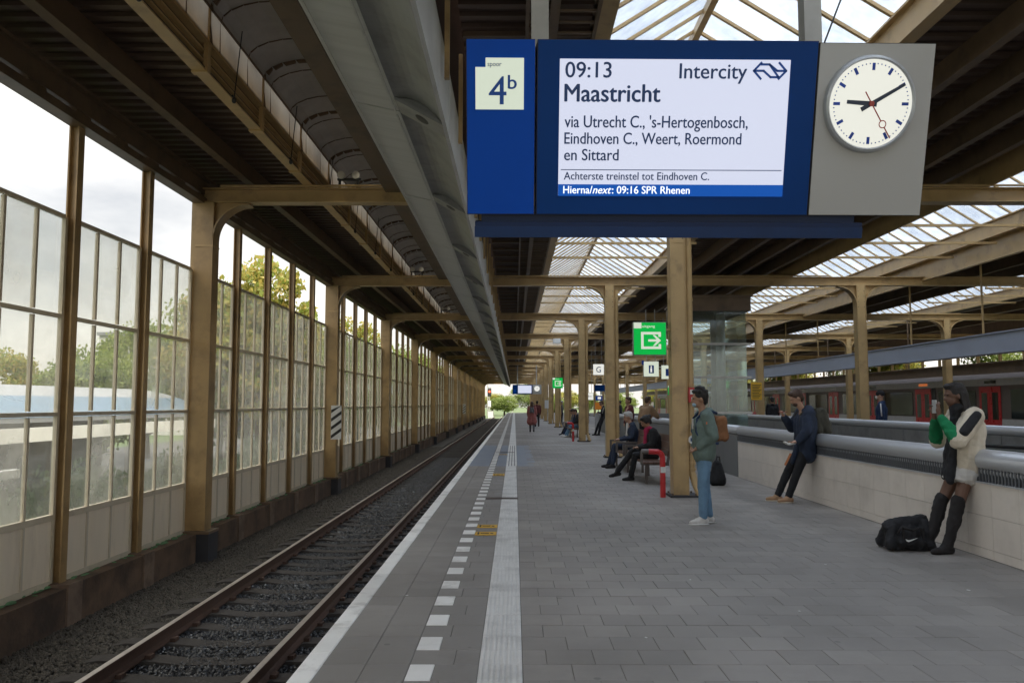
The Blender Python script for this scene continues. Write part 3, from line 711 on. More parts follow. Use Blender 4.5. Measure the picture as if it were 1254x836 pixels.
# end gables are open; thin suspension wire beside the board hanger
tag(MB().path([(2.04, 5.2, 3.9), (2.5, 5.3, 5.0), (2.86, 5.6, 6.0), (3.0, 5.7, 6.9)], .006, 6).ball((2.34, 5.26, 4.62), (.022, .022, .03), 6, 8).obj('suspension_wire', M['sign_black']), 'thin dark wire with a coupling beside the right board hanger', 'wire')

# ------------------------------------------------------------------ departure board
PXW, PXH = 2.84 / 575, 1.0 / 210
def bx_(x): return (x - 575) * PXW          # board drawing units to metres
def bz_(y): return (262 - y) * PXH
bd = empty('departure_board', (-.285, 4.95, 2.795))
bd.rotation_euler = Euler((R(15), 0, R(1.0)), 'XYZ'); bd.scale = (1.010, 1, 1.045)
tag(bd, 'large blue departure board hanging overhead with a lit Maastricht screen and clock', 'departure board')
def rect(x0, y0, x1, y1, d0, d1): return b1(bx_(x0), d0, bz_(y1), bx_(x1), d1, bz_(y0))
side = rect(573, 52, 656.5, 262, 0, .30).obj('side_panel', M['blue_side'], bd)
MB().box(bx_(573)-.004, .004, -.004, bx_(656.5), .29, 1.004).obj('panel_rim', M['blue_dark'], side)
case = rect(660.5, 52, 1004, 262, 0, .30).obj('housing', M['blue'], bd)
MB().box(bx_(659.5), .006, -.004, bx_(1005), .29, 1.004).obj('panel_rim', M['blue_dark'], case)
cpn = rect(1007, 54, 1149, 262, 0, .30).obj('clock_panel', M['board_grey'], bd)
MB().box(bx_(1006), .006, -.004, bx_(1149.8), .29, .995).obj('panel_rim', M['sign_black'], cpn)
scrn = rect(687, 74, 971, 239.5, -.004, .0).obj('screen', M['screen'], bd)
rect(687, 225, 971, 239.5, -.007, -.0042).obj('lower_strip', M['screen_strip'], scrn)
rect(690, 206.6, 968, 207.6, -.0065, -.0045).obj('divider_line', M['ink'], scrn)
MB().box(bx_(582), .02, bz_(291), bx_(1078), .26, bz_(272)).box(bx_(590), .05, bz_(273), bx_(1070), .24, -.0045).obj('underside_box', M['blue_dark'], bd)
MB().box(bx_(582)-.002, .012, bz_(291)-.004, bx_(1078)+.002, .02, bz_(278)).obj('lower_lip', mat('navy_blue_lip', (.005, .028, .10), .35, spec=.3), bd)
def text(s, x0, x1, ybase, ycap, mt, parent, d=-.0065, bold=0, capref='H', shear=0, name='lettering', ref=None):
    cu = bpy.data.curves.new('t', 'FONT'); cu.body = s; cu.size = 1; cu.shear = shear; cu.resolution_u = 4; cu.extrude = 0.0
    o = bpy.data.objects.new('t', cu); COL.objects.link(o); dg = bpy.context.evaluated_depsgraph_get(); dg.update()
    me = bpy.data.meshes.new_from_object(o.evaluated_get(dg)); bpy.data.objects.remove(o)
    xs = [v.co.x for v in me.vertices]; mnx, mxx = min(xs), max(xs)
    caph = .70; nv = len(me.vertices)
    sx = (x1 - x0) / (mxx - mnx); sz = (ycap - ybase) / caph
    for v in me.vertices: v.co = ((v.co.x - mnx) * sx + x0, 0, v.co.y * sz + ybase)
    if bold:                                  # heavier strokes: slightly shifted copies, each a hair in front
        h_ = bold * (ycap - ybase) / caph; vs = [tuple(v.co) for v in me.vertices]; fs = [tuple(p.vertices) for p in me.polygons]; mb = MB()
        for q, (dx, dz) in enumerate(((0, 0), (-h_, 0), (h_, 0), (0, h_*.6), (0, -h_*.6))): mb.add([(x + dx, y - .0003*q, z + dz) for x, y, z in vs], fs)
        me = mb.mesh('lettering')
    me.materials.clear(); me.materials.append(mt)
    r = link(name, me, parent); r.location = (0, d, 0)
    return r
def T_(s, x0, x1, yb, yc, mt, par, **k): return text(s, bx_(x0), bx_(x1), bz_(yb), bz_(yc), mt, par, **k)
T_('09:13', 694, 750.5, 96, 77.5, M['ink'], scrn, bold=.012)
T_('Intercity', 834.5, 917.5, 96.5, 78.5, M['ink'], scrn, bold=.012)
T_('Maastricht', 693.5, 811.5, 124.5, 103.5, M['ink'], scrn, bold=.02)
T_("via Utrecht C., 's-Hertogenbosch,", 694, 922, 155.5, 141, M['ink'], scrn, bold=.012)
T_('Eindhoven C., Weert, Roermond', 694, 915, 175.5, 161.5, M['ink'], scrn, bold=.012)
T_('en Sittard', 694, 762, 195.5, 181.5, M['ink'], scrn, bold=.012)
T_('Achterste treinstel tot Eindhoven C.', 694, 877, 219.3, 209.7, M['ink'], scrn, bold=.012)
T_('Hierna/', 693.5, 730, 236.3, 227, M['white_ink'], scrn, d=-.009, bold=.010)
T_('next', 730.5, 754, 236.3, 227, M['white_ink'], scrn, d=-.009, bold=.010, shear=.3)
T_(': 09:16 SPR Rhenen', 755, 853, 236.3, 227, M['white_ink'], scrn, d=-.009, bold=.010)
def stroke(pts, w, mt, par, d=-.0065, name='emblem'):
    m = MB()
    for (xa, ya), (xb, yb) in pts:
        a = Vector((bx_(xa), 0, bz_(ya))); b = Vector((bx_(xb), 0, bz_(yb))); t = (b - a).normalized(); n = Vector((-t.z, 0, t.x)) * w/2; a -= t*w*.35; b += t*w*.35
        m.add([a - n, b - n, b + n, a + n, a - n + Vector((0,.001,0)), b - n + Vector((0,.001,0)), b + n + Vector((0,.001,0)), a + n + Vector((0,.001,0))], [(0,1,2,3),(4,7,6,5),(0,4,5,1),(1,5,6,2),(2,6,7,3),(3,7,4,0)])
    o = m.obj(name, mt, par); o.location = (0, d, 0); return o
stroke([((935, 77.5), (926, 87)), ((926, 87), (935, 96.5)), ((935, 79.5), (945, 79.5)), ((945, 79.5), (957, 94.5)), ((957, 94.5), (947, 94.5)), ((957, 77.5), (966, 87)), ((966, 87), (957, 96.5)),
        ((926.5, 87), (938, 87)), ((938, 87), (947, 94.5)), ((945, 79.5), (955, 87)), ((955, 87), (966, 87))], .013, M['ink_blue'], scrn)
pln = MB().prism([(bx_(583.5), bz_(134.5)), (bx_(643), bz_(134.5)), (bx_(643), bz_(73.5)), (bx_(596), bz_(73.5)), (bx_(596), bz_(84.5)), (bx_(583.5), bz_(84.5))], -.006, .0).obj('number_plate', M['cream_lit'], side)
T_('spoor', 598.5, 615.5, 83.5, 78.0, M['ink'], pln, d=-.0085, bold=.01)
T_('4', 600, 621.5, 128.5, 95, M['ink_blue'], pln, d=-.0085, bold=.004)
T_('b', 623.5, 634, 110, 93.5, M['ink_blue'], pln, d=-.0085, bold=.015)
# clock
CX, CZ = bx_(1072), bz_(126); CR = .253
def disc(r, y0, y1, mt, name, par, n=64):
    m = MB(); m.tube((CX, y0, CZ), (CX, y1, CZ), r, n=n); return m.obj(name, mt, par)
rim = MB(); nn = 72
for k in range(nn):
    a0, a1 = 2*math.pi*k/nn, 2*math.pi*(k+1)/nn
    P4 = lambda r, y, a: (CX + r*math.cos(a), y, CZ + r*math.sin(a))
    pr = [(CR + .028, 0), (CR + .022, -.034), (CR + .008, -.040), (CR, -.030), (CR, 0)]
    for (ra, ya), (rb_, yb) in zip(pr[:-1], pr[1:]):
        rim.add([P4(ra, ya, a0), P4(ra, ya, a1), P4(rb_, yb, a1), P4(rb_, yb, a0)], [(0, 1, 2, 3)])
rim.obj('clock_rim', M['clock_rim'], cpn, smooth=False)
dial = disc(CR, -.030, -.0005, M['dial'], 'dial', cpn)
mk = MB(); mk2 = MB()
def bar_at(m, ang, r0, r1, w0, w1, y, th=.002):
    t = Vector((math.sin(ang), 0, math.cos(ang))); n = Vector((math.cos(ang), 0, -math.sin(ang))); c = Vector((CX, y, CZ)); o = Vector((0, -th, 0))
    a, b = c + t*r0, c + t*r1
    v = [a - n*w0/2, a + n*w0/2, b + n*w1/2, b - n*w1/2]; v += [p + o for p in v]
    m.add(v, [(0,1,2,3),(4,7,6,5),(0,4,5,1),(1,5,6,2),(2,6,7,3),(3,7,4,0)])
for k in range(60):
    if k % 5 == 0: bar_at(mk, k*math.pi/30, .190, .231, .018, .018, -.0305)
    else: bar_at(mk2, k*math.pi/30, .224, .231, .006, .006, -.0305)
mk.obj('hour_marks', mat('blue_marks', (.01, .06, .40), .5), dial); mk2.obj('minute_marks', M['ink_blue'], dial)
m = MB(); bar_at(m, R(274), -.035, .150, .030, .022, -.034); m.obj('hour_hand', M['hand'], dial)
m = MB(); bar_at(m, R(60.5), -.070, .225, .026, .018, -.038); m.obj('minute_hand', M['hand'], dial)
m = MB(); sa = R(147)
bar_at(m, sa, -.08, .118, .007, .007, -.042); bar_at(m, sa, .163, .235, .007, .007, -.042)
cc = Vector((CX + .140*math.sin(sa), -.043, CZ + .140*math.cos(sa)))
for k in range(16):
    a0, a1 = 2*math.pi*k/16, 2*math.pi*(k+1)/16
    m.add([cc + Vector((.024*math.cos(a), 0, .024*math.sin(a))) for a in (a0, a1)] + [cc + Vector((.018*math.cos(a), 0, .018*math.sin(a))) for a in (a1, a0)], [(0,1,2,3)])
m.tube((CX, -.046, CZ), (CX, -.032, CZ), .016, n=12); m.obj('second_hand', M['red_hand'], dial)
# hangers of the board: square posts up to a carrier between the cross beams
for X in (.165, 1.91):
    o = MB().box(-.055, -.055, 0, .055, .055, 1.75).obj('hanger', M['post_grey']); o.location = (X, 4.98, 3.80); o.parent = bd
    o.matrix_parent_inverse = (Matrix.Translation(bd.location) @ bd.rotation_euler.to_matrix().to_4x4() @ Matrix.Diagonal((1.010, 1, 1.045, 1))).inverted()
o = b1(-.1, 4.9, 5.55, 2.3, 5.06, 5.68).obj('carrier_beam', M['tan']); o.parent = bd
o.matrix_parent_inverse = (Matrix.Translation(bd.location) @ bd.rotation_euler.to_matrix().to_4x4() @ Matrix.Diagonal((1.010, 1, 1.045, 1))).inverted()

# ------------------------------------------------------------------ tiled parapet and stairwell
pw = empty('tiled_parapet', (5.0, 2, 0), label='cream tiled parapet wall with a steel tube rail beside the stairwell', cat='parapet')
def at_(o, par): o.location = Vector(o.location) - par.location; return o
at_(MB().box(4.912, 2, 0, 5.3, 17.6, .77).obj('wall_core', M['tile_joint'], pw), pw)
tw, th = .445, .335
for r_i in range(3):
    z0 = .075 + r_i * .0
zr = [(.004, .095), (.099, .432), (.436, .768)]
tm = {k: MB().box(0, 0, z0, .012, tw, z1).mesh('wall_tile', M['tile_wall']) for k, (z0, z1) in enumerate(zr)}
y = 2.0
while y < 17.5:
    for k in range(3): at_(link('wall_tile', tm[k], pw, (4.900, y + .003, 0)), pw)
    y += tw + .005
at_(MB().box(4.93, 2, .772, 5.25, 17.6, 1.0).obj('rail_backing', M['steel_dark'], pw), pw)
m = MB(); y = 2.0
while y < 17.6: m.box(4.905, y, .785, 4.93, y + .028, .955); y += .055
tag(at_(m.obj('ribs', M['steel_dark'], pw), pw), kind='stuff')
at_(MB().box(4.89, 2, .770, 4.96, 17.6, .785).obj('ledge', M['steel'], pw), pw)
at_(MB().tube((4.99, 2, 1.005), (4.99, 17.6, 1.005), .115, n=24).tube((4.955, 2, .89), (4.955, 17.6, .89), .045, n=14).obj('tube_rail', M['steel'], pw, smooth=True), pw)
# grey clad continuation of the parapet
gw = empty('grey_parapet', (5.0, 17.6, 0), label='grey stone clad parapet behind the benches with a steel handrail', cat='parapet')
at_(MB().box(4.91, 17.6, 0, 5.3, 46, .90).obj('wall_core', M['tile_joint'], gw), gw)
gm = MB().box(0, 0, .005, .02, 1.19, .895).mesh('cladding_panel', M['grey_clad'])
y = 17.62
while y < 46: at_(link('cladding_panel', gm, gw, (4.893, y, 0)), gw); y += 1.2
at_(MB().tube((4.99, 17.6, 1.02), (4.99, 46, 1.02), .10, n=16).obj('tube_rail', M['steel'], gw, smooth=True), gw)
at_(MB().box(4.94, 17.6, .90, 5.2, 46, .98).obj('rail_backing', M['steel_dark'], gw), gw)
fw = empty('far_parapet', (9.8, 2, 0), label='far stairwell parapet with grey panel and steel tube rail', cat='parapet')
at_(MB().box(9.72, 2, -.3, 9.95, 50, .98).obj('wall_core', M['steel_dark'], fw), fw)
gm2 = MB().box(0, 0, .02, .02, 1.98, .96).mesh('panel', M['duct_dark'])
for i in range(24): at_(link('panel', gm2, fw, (9.698, 2.01 + 2*i, 0)), fw)
at_(MB().tube((9.80, 2, 1.06), (9.80, 50, 1.06), .10, n=16).obj('tube_rail', M['steel'], fw, smooth=True), fw)
at_(MB().box(5.0, 49.7, -.3, 9.9, 49.9, 1.0).obj('end_panel', M['duct_dark'], fw), fw)
# stairwell: stairs going down away from the camera
st_ = empty('stairwell', (7.4, 2, 0), kind='structure')
at_(MB().box(5.3, 2, -4, 5.35, 50, -.0).box(9.6, 2, -4, 9.72, 50, -.0).box(5.3, 49, -4, 9.7, 49.7, 0).box(5.3, 2, -4.1, 9.7, 50, -4).box(5.3, 1.9, -4.1, 9.7, 2, -.3).obj('stairwell_walls', M['grey_clad'], st_), st_)
m = MB()
for i in range(26): m.box(5.4, 20 + i*.32, -4, 9.5, 20 + (i+1)*.32, -.1 - (25 - i)*.155)
at_(m.obj('stair_flight', M['concrete'], st_), st_)
# escalator balustrade seen between the two tube rails
es_ = empty('escalator_balustrade', (8.6, 11, 0), label='glass escalator balustrade with a black handrail inside the stairwell', cat='escalator')
at_(MB().path([(8.6, 16.5, .80), (8.6, 13.6, .86), (8.6, 11.8, .86), (8.6, 11.4, .78), (8.6, 11.3, .5)], .035, 10).obj('handrail', M['black'], es_), es_)
at_(MB().box(8.59, 11.4, -.3, 8.61, 17, .80).obj('glass_panel', M['glass_clear'], es_), es_)
at_(MB().box(8.5, 11.2, -.6, 8.7, 18, .12).obj('skirt', M['steel'], es_), es_)

# ------------------------------------------------------------------ glass lift shaft
lf = empty('glass_lift', (6.2, 24, 0), label='glass lift shaft with round steel posts and a brown top beam', cat='lift')
def A(m, name, mt, par, smooth=False): return at_(m.obj(name, mt, par, smooth), par)
for (x0, y0, x1, y1) in ((5.35, 24.0, 7.0, 24.02), (5.35, 26.98, 7.0, 27), (5.35, 24.02, 5.37, 26.98), (6.98, 24.02, 7.0, 26.98)):
    for z0, z1 in ((.2, 1.30), (1.36, 2.36), (2.42, 3.36), (3.42, 4.38)): A(b1(x0, y0, z0, x1, y1, z1), 'glass_pane', M['glass_clear'], lf)
for z in (1.30, 2.36, 3.36): A(MB().box(5.2, 23.93, z, 7.12, 23.99, z + .06).box(7.01, 23.99, z, 7.07, 27.0, z + .06), 'rail', M['post_grey'], lf)
for x, y in ((6.35, 24.5), (5.6, 26.4), (6.7, 26.6)): A(MB().tube((x, y, 0), (x, y, 4.4), .14, n=18), 'round_post', M['post_grey'], lf, True)
A(MB().box(5.2, 23.8, 4.38, 7.1, 27.2, 4.80).box(5.15, 23.75, 4.80, 7.15, 27.25, 4.85), 'top_beam', M['tan_dark'], lf)
A(MB().box(5.3, 23.9, 0, 7.05, 27.1, .2), 'base', M['grey_clad'], lf)

# ------------------------------------------------------------------ signs
def hang_sign(name, x, y, z0, w, h, mt, label, cat='sign', rods=True, d=.12, top=BZ0, group=None):
    r = empty(name, (x, y, z0), label=label, cat=cat, group=group)
    bdy = MB().box(-w/2, 0, 0, w/2, d, h).obj('sign_box', mt, r)
    MB().box(-w/2 - .012, .01, -.012, w/2 + .012, d - .01, h + .012).obj('frame', M['duct_dark'], r)
    if rods:
        o = MB().box(-w*.3 - .015, d/2 - .015, h + .012, -w*.3 + .015, d/2 + .015, top - z0).box(w*.3 - .015, d/2 - .015, h + .012, w*.3 + .015, d/2 + .015, top - z0).obj('hanger', M['post_grey'], r)
    return r, bdy
def txt(s, x0, x1, z0, z1, mt, par, d=-.004, bold=0): return text(s, x0, x1, z0, z1, mt, par, d=d, bold=bold)
def exit_sign(x, y, z0, w, label, word=True):
    r, b = hang_sign('exit_sign', x, y, z0, w, w, M['green_lit'], label, 'exit sign', rods=False, d=.14, group='green uitgang exit signs')
    k = w / .58
    MB().box(-w/2, -.004, w*.82, -w*.26, 0, w).obj('corner_patch', M['cream_lit'], b)
    if word: txt('uitgang', -w*.24, w*.16, w*.85, w*.93, M['cream_lit'], b, bold=.010)
    m = MB(); t = .045*k; a = -.16*k; c = .20*k; z1 = .41*k; z0_ = .10*k
    m.box(a, -.005, z0_, a + t, 0, z1).box(a + t, -.005, z1 - t, c, 0, z1).box(a + t, -.005, z0_, c, 0, z0_ + t).box(c - t, -.005, z0_ + t, c, 0, z0_ + .09*k).box(c - t, -.005, z1 - .09*k, c, 0, z1 - t)
    zc = (z0_ + z1)/2; m.box(-.03*k, -.0055, zc - t*.45, .17*k, 0, zc + t*.45)
    for s_ in (-1, 1):
        p = [(.20*k, zc), (.09*k, zc + s_*.10*k), (.05*k, zc + s_*.10*k), (.14*k, zc)]
        m.prism(p if s_ > 0 else p[::-1], -.006, 0)
    m.obj('arrow', M['cream_lit'], b); 
    return r
e = exit_sign(2.37, 13.9, 2.455, .56, 'green lit uitgang exit sign fixed to the nearest tan column')
MB().box(.29, .04, .1, .37, .10, .14).box(.29, .04, .42, .37, .10, .46).obj('arm', M['tan'], e)
e = exit_sign(2.38, 44.0, 2.46, .56, 'small distant green exit sign among the row of tan columns')
MB().box(.29, .04, .1, .36, .10, .14).obj('arm', M['tan'], e)
e = exit_sign(8.9, 45, 2.1, .5, 'small green exit sign seen through the glass lift shaft', False)
MB().box(-.015, .05, .51, .015, .09, 3.06).obj('hanger', M['tan'], e)
r, b = hang_sign('section_sign', 4.75, 45, 3.22, .60, .60, M['white_lit'], 'white square sign with the letter G hanging over the platform')
txt('G', -.13, .13, .14, .46, M['ink'], b, bold=.010)
r, b = hang_sign('lift_sign', 5.15, 30, 2.62, .56, .56, M['cream_lit'], 'cream sign with a blue lift figure hanging left of the lift shaft')
MB().box(-.09, -.004, .12, .10, 0, .42).obj('figure_panel', M['ink_blue'], b); MB().box(-.035, -.008, .16, .03, -.0045, .32).ball((0, -.006, .365), (.03, .004, .03), 6, 10).obj('figure', M['white_lit'], b)
MB().box(-.34, .0, .44, -.27, .1, .60).obj('blue_tab', M['blue_side'], r)
r, b = hang_sign('lift_sign', 6.35, 33, 2.62, .52, .56, M['cream_lit'], 'cream sign with a dark lift figure seen through the lift glass')
MB().box(-.09, -.004, .12, .10, 0, .42).obj('figure_panel', M['ink_blue'], b)
r, b = hang_sign('arrow_sign', 4.9, 52, 1.85, .45, .46, M['white_lit'], 'small white sign with a left arrow below the letter G sign')
MB().box(-.08, -.004, .20, .12, 0, .235).prism([(-.14, .218), (-.07, .26), (-.07, .175)], -.005, 0).obj('arrow', M['ink'], b)
r, b = hang_sign('letter_sign', 6.3, 58, 2.5, .95, .45, M['blue'], 'dark blue double W shaped sign beneath the letter G sign')
r, b = hang_sign('platform_sign', 6.35, 60, 1.85, .52, .34, M['blue_side'], 'small blue and white platform sign above the orange board', top=2.5)
MB().box(-.1, -.004, .1, .15, 0, .25).obj('number_plate', M['white_lit'], b)
r, b = hang_sign('orange_board', 6.35, 60.5, 1.15, .50, .55, mat('orange_board', (.75, .24, .02), .5), 'orange notice board in the distance below the blue sign', rods=False)
MB().box(-.03, .05, -1.15, .03, .1, -.012).obj('post', M['post_grey'], r)
r, b = hang_sign('blue_sign', 6.75, 40, 1.1, .44, .36, emit('lit_blue_sign', (.02, .25, .75, 1), .5), 'bright light blue sign beyond the grey parapet', rods=False)
MB().box(-.03, .05, -1.1, .03, .1, -.012).obj('post', M['post_grey'], r); txt('i', -.02, .02, .08, .28, M['white_lit'], b)
r, b = hang_sign('white_notice', 2.9, 70, 1.2, .5, .7, M['sign_white'], 'small white round topped notice under the second departure board', rods=False)
MB().box(-.03, .05, -1.2, .03, .1, -.012).obj('post', M['post_grey'], r)
# yellow timetable on a column beyond the stairwell
r, b = hang_sign('timetable_poster', 10.12, 33.4, 1.75, .46, .75, mat('yellow_poster', (.72, .42, .03), .5, 0, .05), 'yellow timetable poster on a column beyond the stairwell railing', 'poster', rods=False, d=.05)
m = MB()
for i in range(9): m.box(-.17, -.003, .09 + i*.065, .10 + .05*(i % 3), 0, .115 + i*.065)
m.obj('print_lines', M['sign_black'], b); MB().box(.24, .01, .1, .34, .04, .14).obj('arm', M['tan'], r)
# striped signs on the brown trackside columns
for Y, t in ((23.8, 'black and white striped sign on the second brown trackside column'), (83.8, 'small far striped sign on a brown trackside column')):
    r = empty('striped_sign', (-5.27, Y, .55), label=t, cat='sign', group='striped trackside signs')
    p = MB().box(-.155, -.17, 0, .155, -.155, 1.0).obj('plate', M['sign_white'], r)
    for k in range(4):
        z = .02 + k*.25
        MB().prism([(-.15, z), (-.15, z + .10), (.15, min(.995, z + .32)), (.15, min(.99, z + .22))], -.174, -.1705).obj('stripe', M['sign_black'], p)
    MB().box(-.03, -.155, .2, .03, -.14, .26).obj('clamp', M['sign_black'], r)
# second, far departure board
fb_ = empty('departure_board', (-.05, 80, 2.55), label='small distant blue departure board with a white screen', cat='departure board')
MB().box(-.15, 0, 0, 1.85, .3, .95).obj('housing', M['blue'], fb_); MB().box(.4, -.006, .10, 1.75, 0, .86).obj('screen', M['screen'], fb_)
MB().box(-.05, -.006, .1, .2, 0, .5).obj('side_panel', M['blue_side'], fb_); MB().box(1.87, 0, 0, 2.75, .3, .95).obj('clock_panel', M['board_grey'], fb_)
MB().tube((2.3, -.04, .55), (2.3, 0, .55), .27, n=24).obj('dial', M['white_lit'], fb_); MB().box(2.29, -.05, .55, 2.31, -.041, .62).box(2.29, -.05, .54, 2.45, -.041, .56).obj('hand', M['ink'], fb_)
for x in (.3, 2.2): MB().box(x, .1, .95, x + .1, .2, 3.0).obj('hanger', M['post_grey'], fb_)
# small camera on a beam
cm = empty('security_camera', (3.0 - 2.87 + 2.2, 43.8, 4.9), label='small white box camera under a cross beam above the benches', cat='camera')
MB().box(-.2, -.3, 0, .2, .1, .26).obj('casing', M['sign_white'], cm)
# call point and sticker on the nearest column
cp_ = empty('call_point', (3.08, 13.84, 1.62), label='small red call point on the downpipe beside the standing man', cat='call point')
MB().box(-.07, -.06, 0, .07, .04, .26).obj('box', M['red'], cp_); MB().box(-.05, -.066, .14, .05, -.0605, .22).obj('label_plate', M['sign_white'], cp_)
MB().box(-.03, -.066, .05, .03, -.0605, .09).obj('label_strip', M['sign_white'], cp_)
rs = empty('round_sticker', (3.08, 13.88, .98), label='round white sticker low on the nearest downpipe', cat='sticker')
MB().tube((0, -.018, 0), (0, 0, 0), .075, n=20).obj('disc', M['sign_white'], rs); MB().box(-.04, -.022, -.03, .04, -.0185, .03).obj('print', M['ink'], rs)

# ------------------------------------------------------------------ red guard tubes and benches
def red_tube(loc, label):
    r = empty('guard_tube', loc, label=label, cat='guard tube', group='red guard tubes by the columns')
    MB().path([(0, 0, 0), (0, 0, .68), (-.02, 0, .735), (-.07, 0, .77), (-.24, 0, .78)], .048, 14).obj('tube', M['red'], r)
    MB().tube((-.24, 0, .78), (-.36, 0, .78), .042, n=14).obj('end_sleeve', M['bench_metal'], r)
    MB().box(-.045, -.0535, .42, .045, -.047, .52).obj('sticker', M['sign_white'], r)
red_tube((2.55, 13.85, 0), 'bent red guard tube in front of the nearest bench')
red_tube((2.50, 34.2, 0), 'small distant red guard tube beside the far seated group')
def bench(y0, L, label, x=2.52):
    r = empty('bench', (x, y0, 0), label=label, cat='bench', group='wooden benches along the platform')
    for i in range(4):
        xx = .03 + i*.115
        MB().cbox(xx, .02, .415, xx + .105, L - .02, .45, .008).obj('seat_slat', M['wood'], r)
    for i in range(3):
        z = .56 + i*.14; t = .035 * i
        MB().prism([(.50 + t, z), (.53 + t, z - .005), (.565 + t, z + .125), (.535 + t, z + .13)], .02, L - .02).obj('back_slat', M['wood'], r)
    for yy in (.25, L - .25):
        m = MB(); m.box(.05, yy - .025, .37, .50, yy + .025, .412).box(.10, yy - .025, 0, .15, yy + .025, .37).box(.44, yy - .025, 0, .49, yy + .025, .37)
        m.prism([(.53, .42), (.58, .42), (.67, .97), (.63, .97)], yy - .025, yy + .025).prism([(.44, .36), (.58, .36), (.58, .43), (.44, .43)], yy - .026, yy + .026); m.obj('leg_frame', M['bench_metal'], r)
    for yy in (.06, L/2, L - .06):
        m = MB(); m.box(-.02, yy - .022, .62, .56, yy + .022, .665).box(-.02, yy - .022, .40, .03, yy + .022, .62).prism([(-.02, .40), (.03, .40), (.07, .44), (.07, .40)], yy-.02, yy+.02); m.obj('armrest', M['bench_metal'], r)
    return r
bench(15.9, 2.3, 'brown slatted bench nearest the camera with the woman in black seated')
bench(18.5, 2.6, 'brown slatted bench with the grey haired man, behind the nearest bench')
bench(37.8, 3.6, 'far brown bench carrying the group of seated people')

# ------------------------------------------------------------------ train and platform two fascia
tr = empty('train', (20.6, 16, 0), label='red and pale metro train with dark windows standing at the right', cat='train')
X0 = 19.5
A(MB().prism([(X0, -.1), (X0, 2.30), (X0 + .10, 2.62), (X0 + .5, 2.85), (X0 + 2.4, 2.85), (X0 + 2.8, 2.62), (X0 + 2.9, 2.3), (X0 + 2.9, -.1)], 14, 112), 'body', M['train_grey'], tr)
A(b1(X0 - .012, 14, 2.34, X0, 112, 2.62), 'upper_stripe', M['train_white'], tr)
A(b1(X0 - .010, 14, .02, X0, 112, .98), 'lower_panel', M['train_white'], tr)
A(b1(X0 - .02, 14, -.25, X0 + .1, 112, -.1), 'skirt', M['train_grey'], tr)
k = 0; y = 16.0
while y < 108:
    dr = at_(MB().box(X0 - .03, y, .04, X0 - .012, y + .72, 2.30).box(X0 - .03, y + .74, .04, X0 - .012, y + 1.46, 2.30).obj('door', M['train_red'], tr), tr)
    w_ = MB().box(X0 - .036, y + .16, .95, X0 - .0305, y + .56, 2.05).box(X0 - .036, y + .90, .95, X0 - .0305, y + 1.30, 2.05).obj('door_window', M['window_dark'], dr)
    o = A(b1(X0 - .024, y + 1.75, 1.02, X0 - .0125, y + 4.7, 2.16), 'window', M['window_dark'], tr)
    if k % 3 == 0: A(b1(X0 - .03, y + 4.95, .02, X0 - .013, y + 5.25, 2.32), 'gangway', M['sign_black'], tr)
    A(b1(X0 - .02, y + .3, 2.42, X0 - .013, y + 1.1, 2.54), 'display', emit('lit_orange_display', (.7, .20, .06, 1), .16) if k == 4 else M['window_dark'], tr)
    y += 5.35; k += 1
fa = empty('fascia_beam', (12.9, 4, 3.2), label='long blue grey fascia beam hung above the second platform', cat='fascia beam')
A(MB().box(12.85, 4, 2.97, 12.95, 120, 3.47).box(12.8, 4, 3.47, 13.2, 120, 3.50).box(12.8, 4, 2.94, 13.2, 120, 2.97), 'fascia', M['band'], fa)
hm = MB().tube((0, 0, 3.5), (0, 0, 5.7), .03, n=8).mesh('hanger', M['tan'])
for i in range(26): at_(link('hanger', hm, fa, (12.98, 6 + 4*i, 0)), fa)
lr = empty('edge_beam', (19.6, 4, 3.1), label='dark brown edge beam running above the metro train', cat='edge beam')
A(MB().box(19.2, 4, 2.85, 19.35, 120, 3.22).box(19.1, 4, 3.22, 19.5, 120, 3.27).box(19.1, 4, 2.82, 19.5, 120, 2.85), 'beam', M['tan_dark'], lr)
hm2 = MB().tube((0, 0, 3.27), (0, 0, 5.7), .035, n=8).mesh('hanger', M['tan_dark'])
for i in range(12): at_(link('hanger', hm2, lr, (19.3, 9 + 10*i, 0)), lr)
# far side low wall behind the train
A_w = b1(25.7, -4, -1.3, 25.9, 150, 1.9).obj('far_wall', M['concrete']); tag(A_w, 'low grey wall behind the train seen under the canopy', 'wall')
sc = empty('far_glazed_screen', (25.5, 4, 2), label='far tan screen of posts with bright greenery showing behind', cat='screen wall')
fp_ = MB().box(-.06, -.07, -.1, .06, .07, 3.2).mesh('post', M['tan'])
for i in range(70): at_(link('post', fp_, sc, (25.6, 4 + 2*i, 2.0)), sc)

# ------------------------------------------------------------------ people
def cloth(name, c, rough=.85): return mat(name, c, rough, 0, .16, 9, .3, 120)
SK1 = mat('light_skin', (.42, .24, .16), .55, 0, .05, 20); SK2 = mat('dark_skin', (.14, .072, .047), .5, 0, .05, 20); SK3 = mat('tanned_skin', (.33, .18, .11), .55, 0, .05, 20)
C = {k: cloth(k, v) for k, v in dict(sage_cloth=(.12, .165, .145), denim=(.13, .235, .35), navy_cloth=(.016, .026, .052), black_cloth=(.010, .010, .012), cream_cloth=(.60, .53, .42),
     green_cloth=(.0, .16, .055), brown_canvas=(.23, .10, .04), olive_canvas=(.045, .042, .030), pink_cloth=(.36, .02, .07), rose_cloth=(.32, .11, .10), camel_cloth=(.25, .155, .085), white_cloth=(.6, .58, .55),
     grey_cloth=(.12, .12, .13), maroon_cloth=(.12, .03, .03), tan_shoe=(.38, .23, .13), black_leather=(.014, .012, .012), dark_blue_cloth=(.012, .03, .085), mask_blue=(.30, .42, .50)).items()}
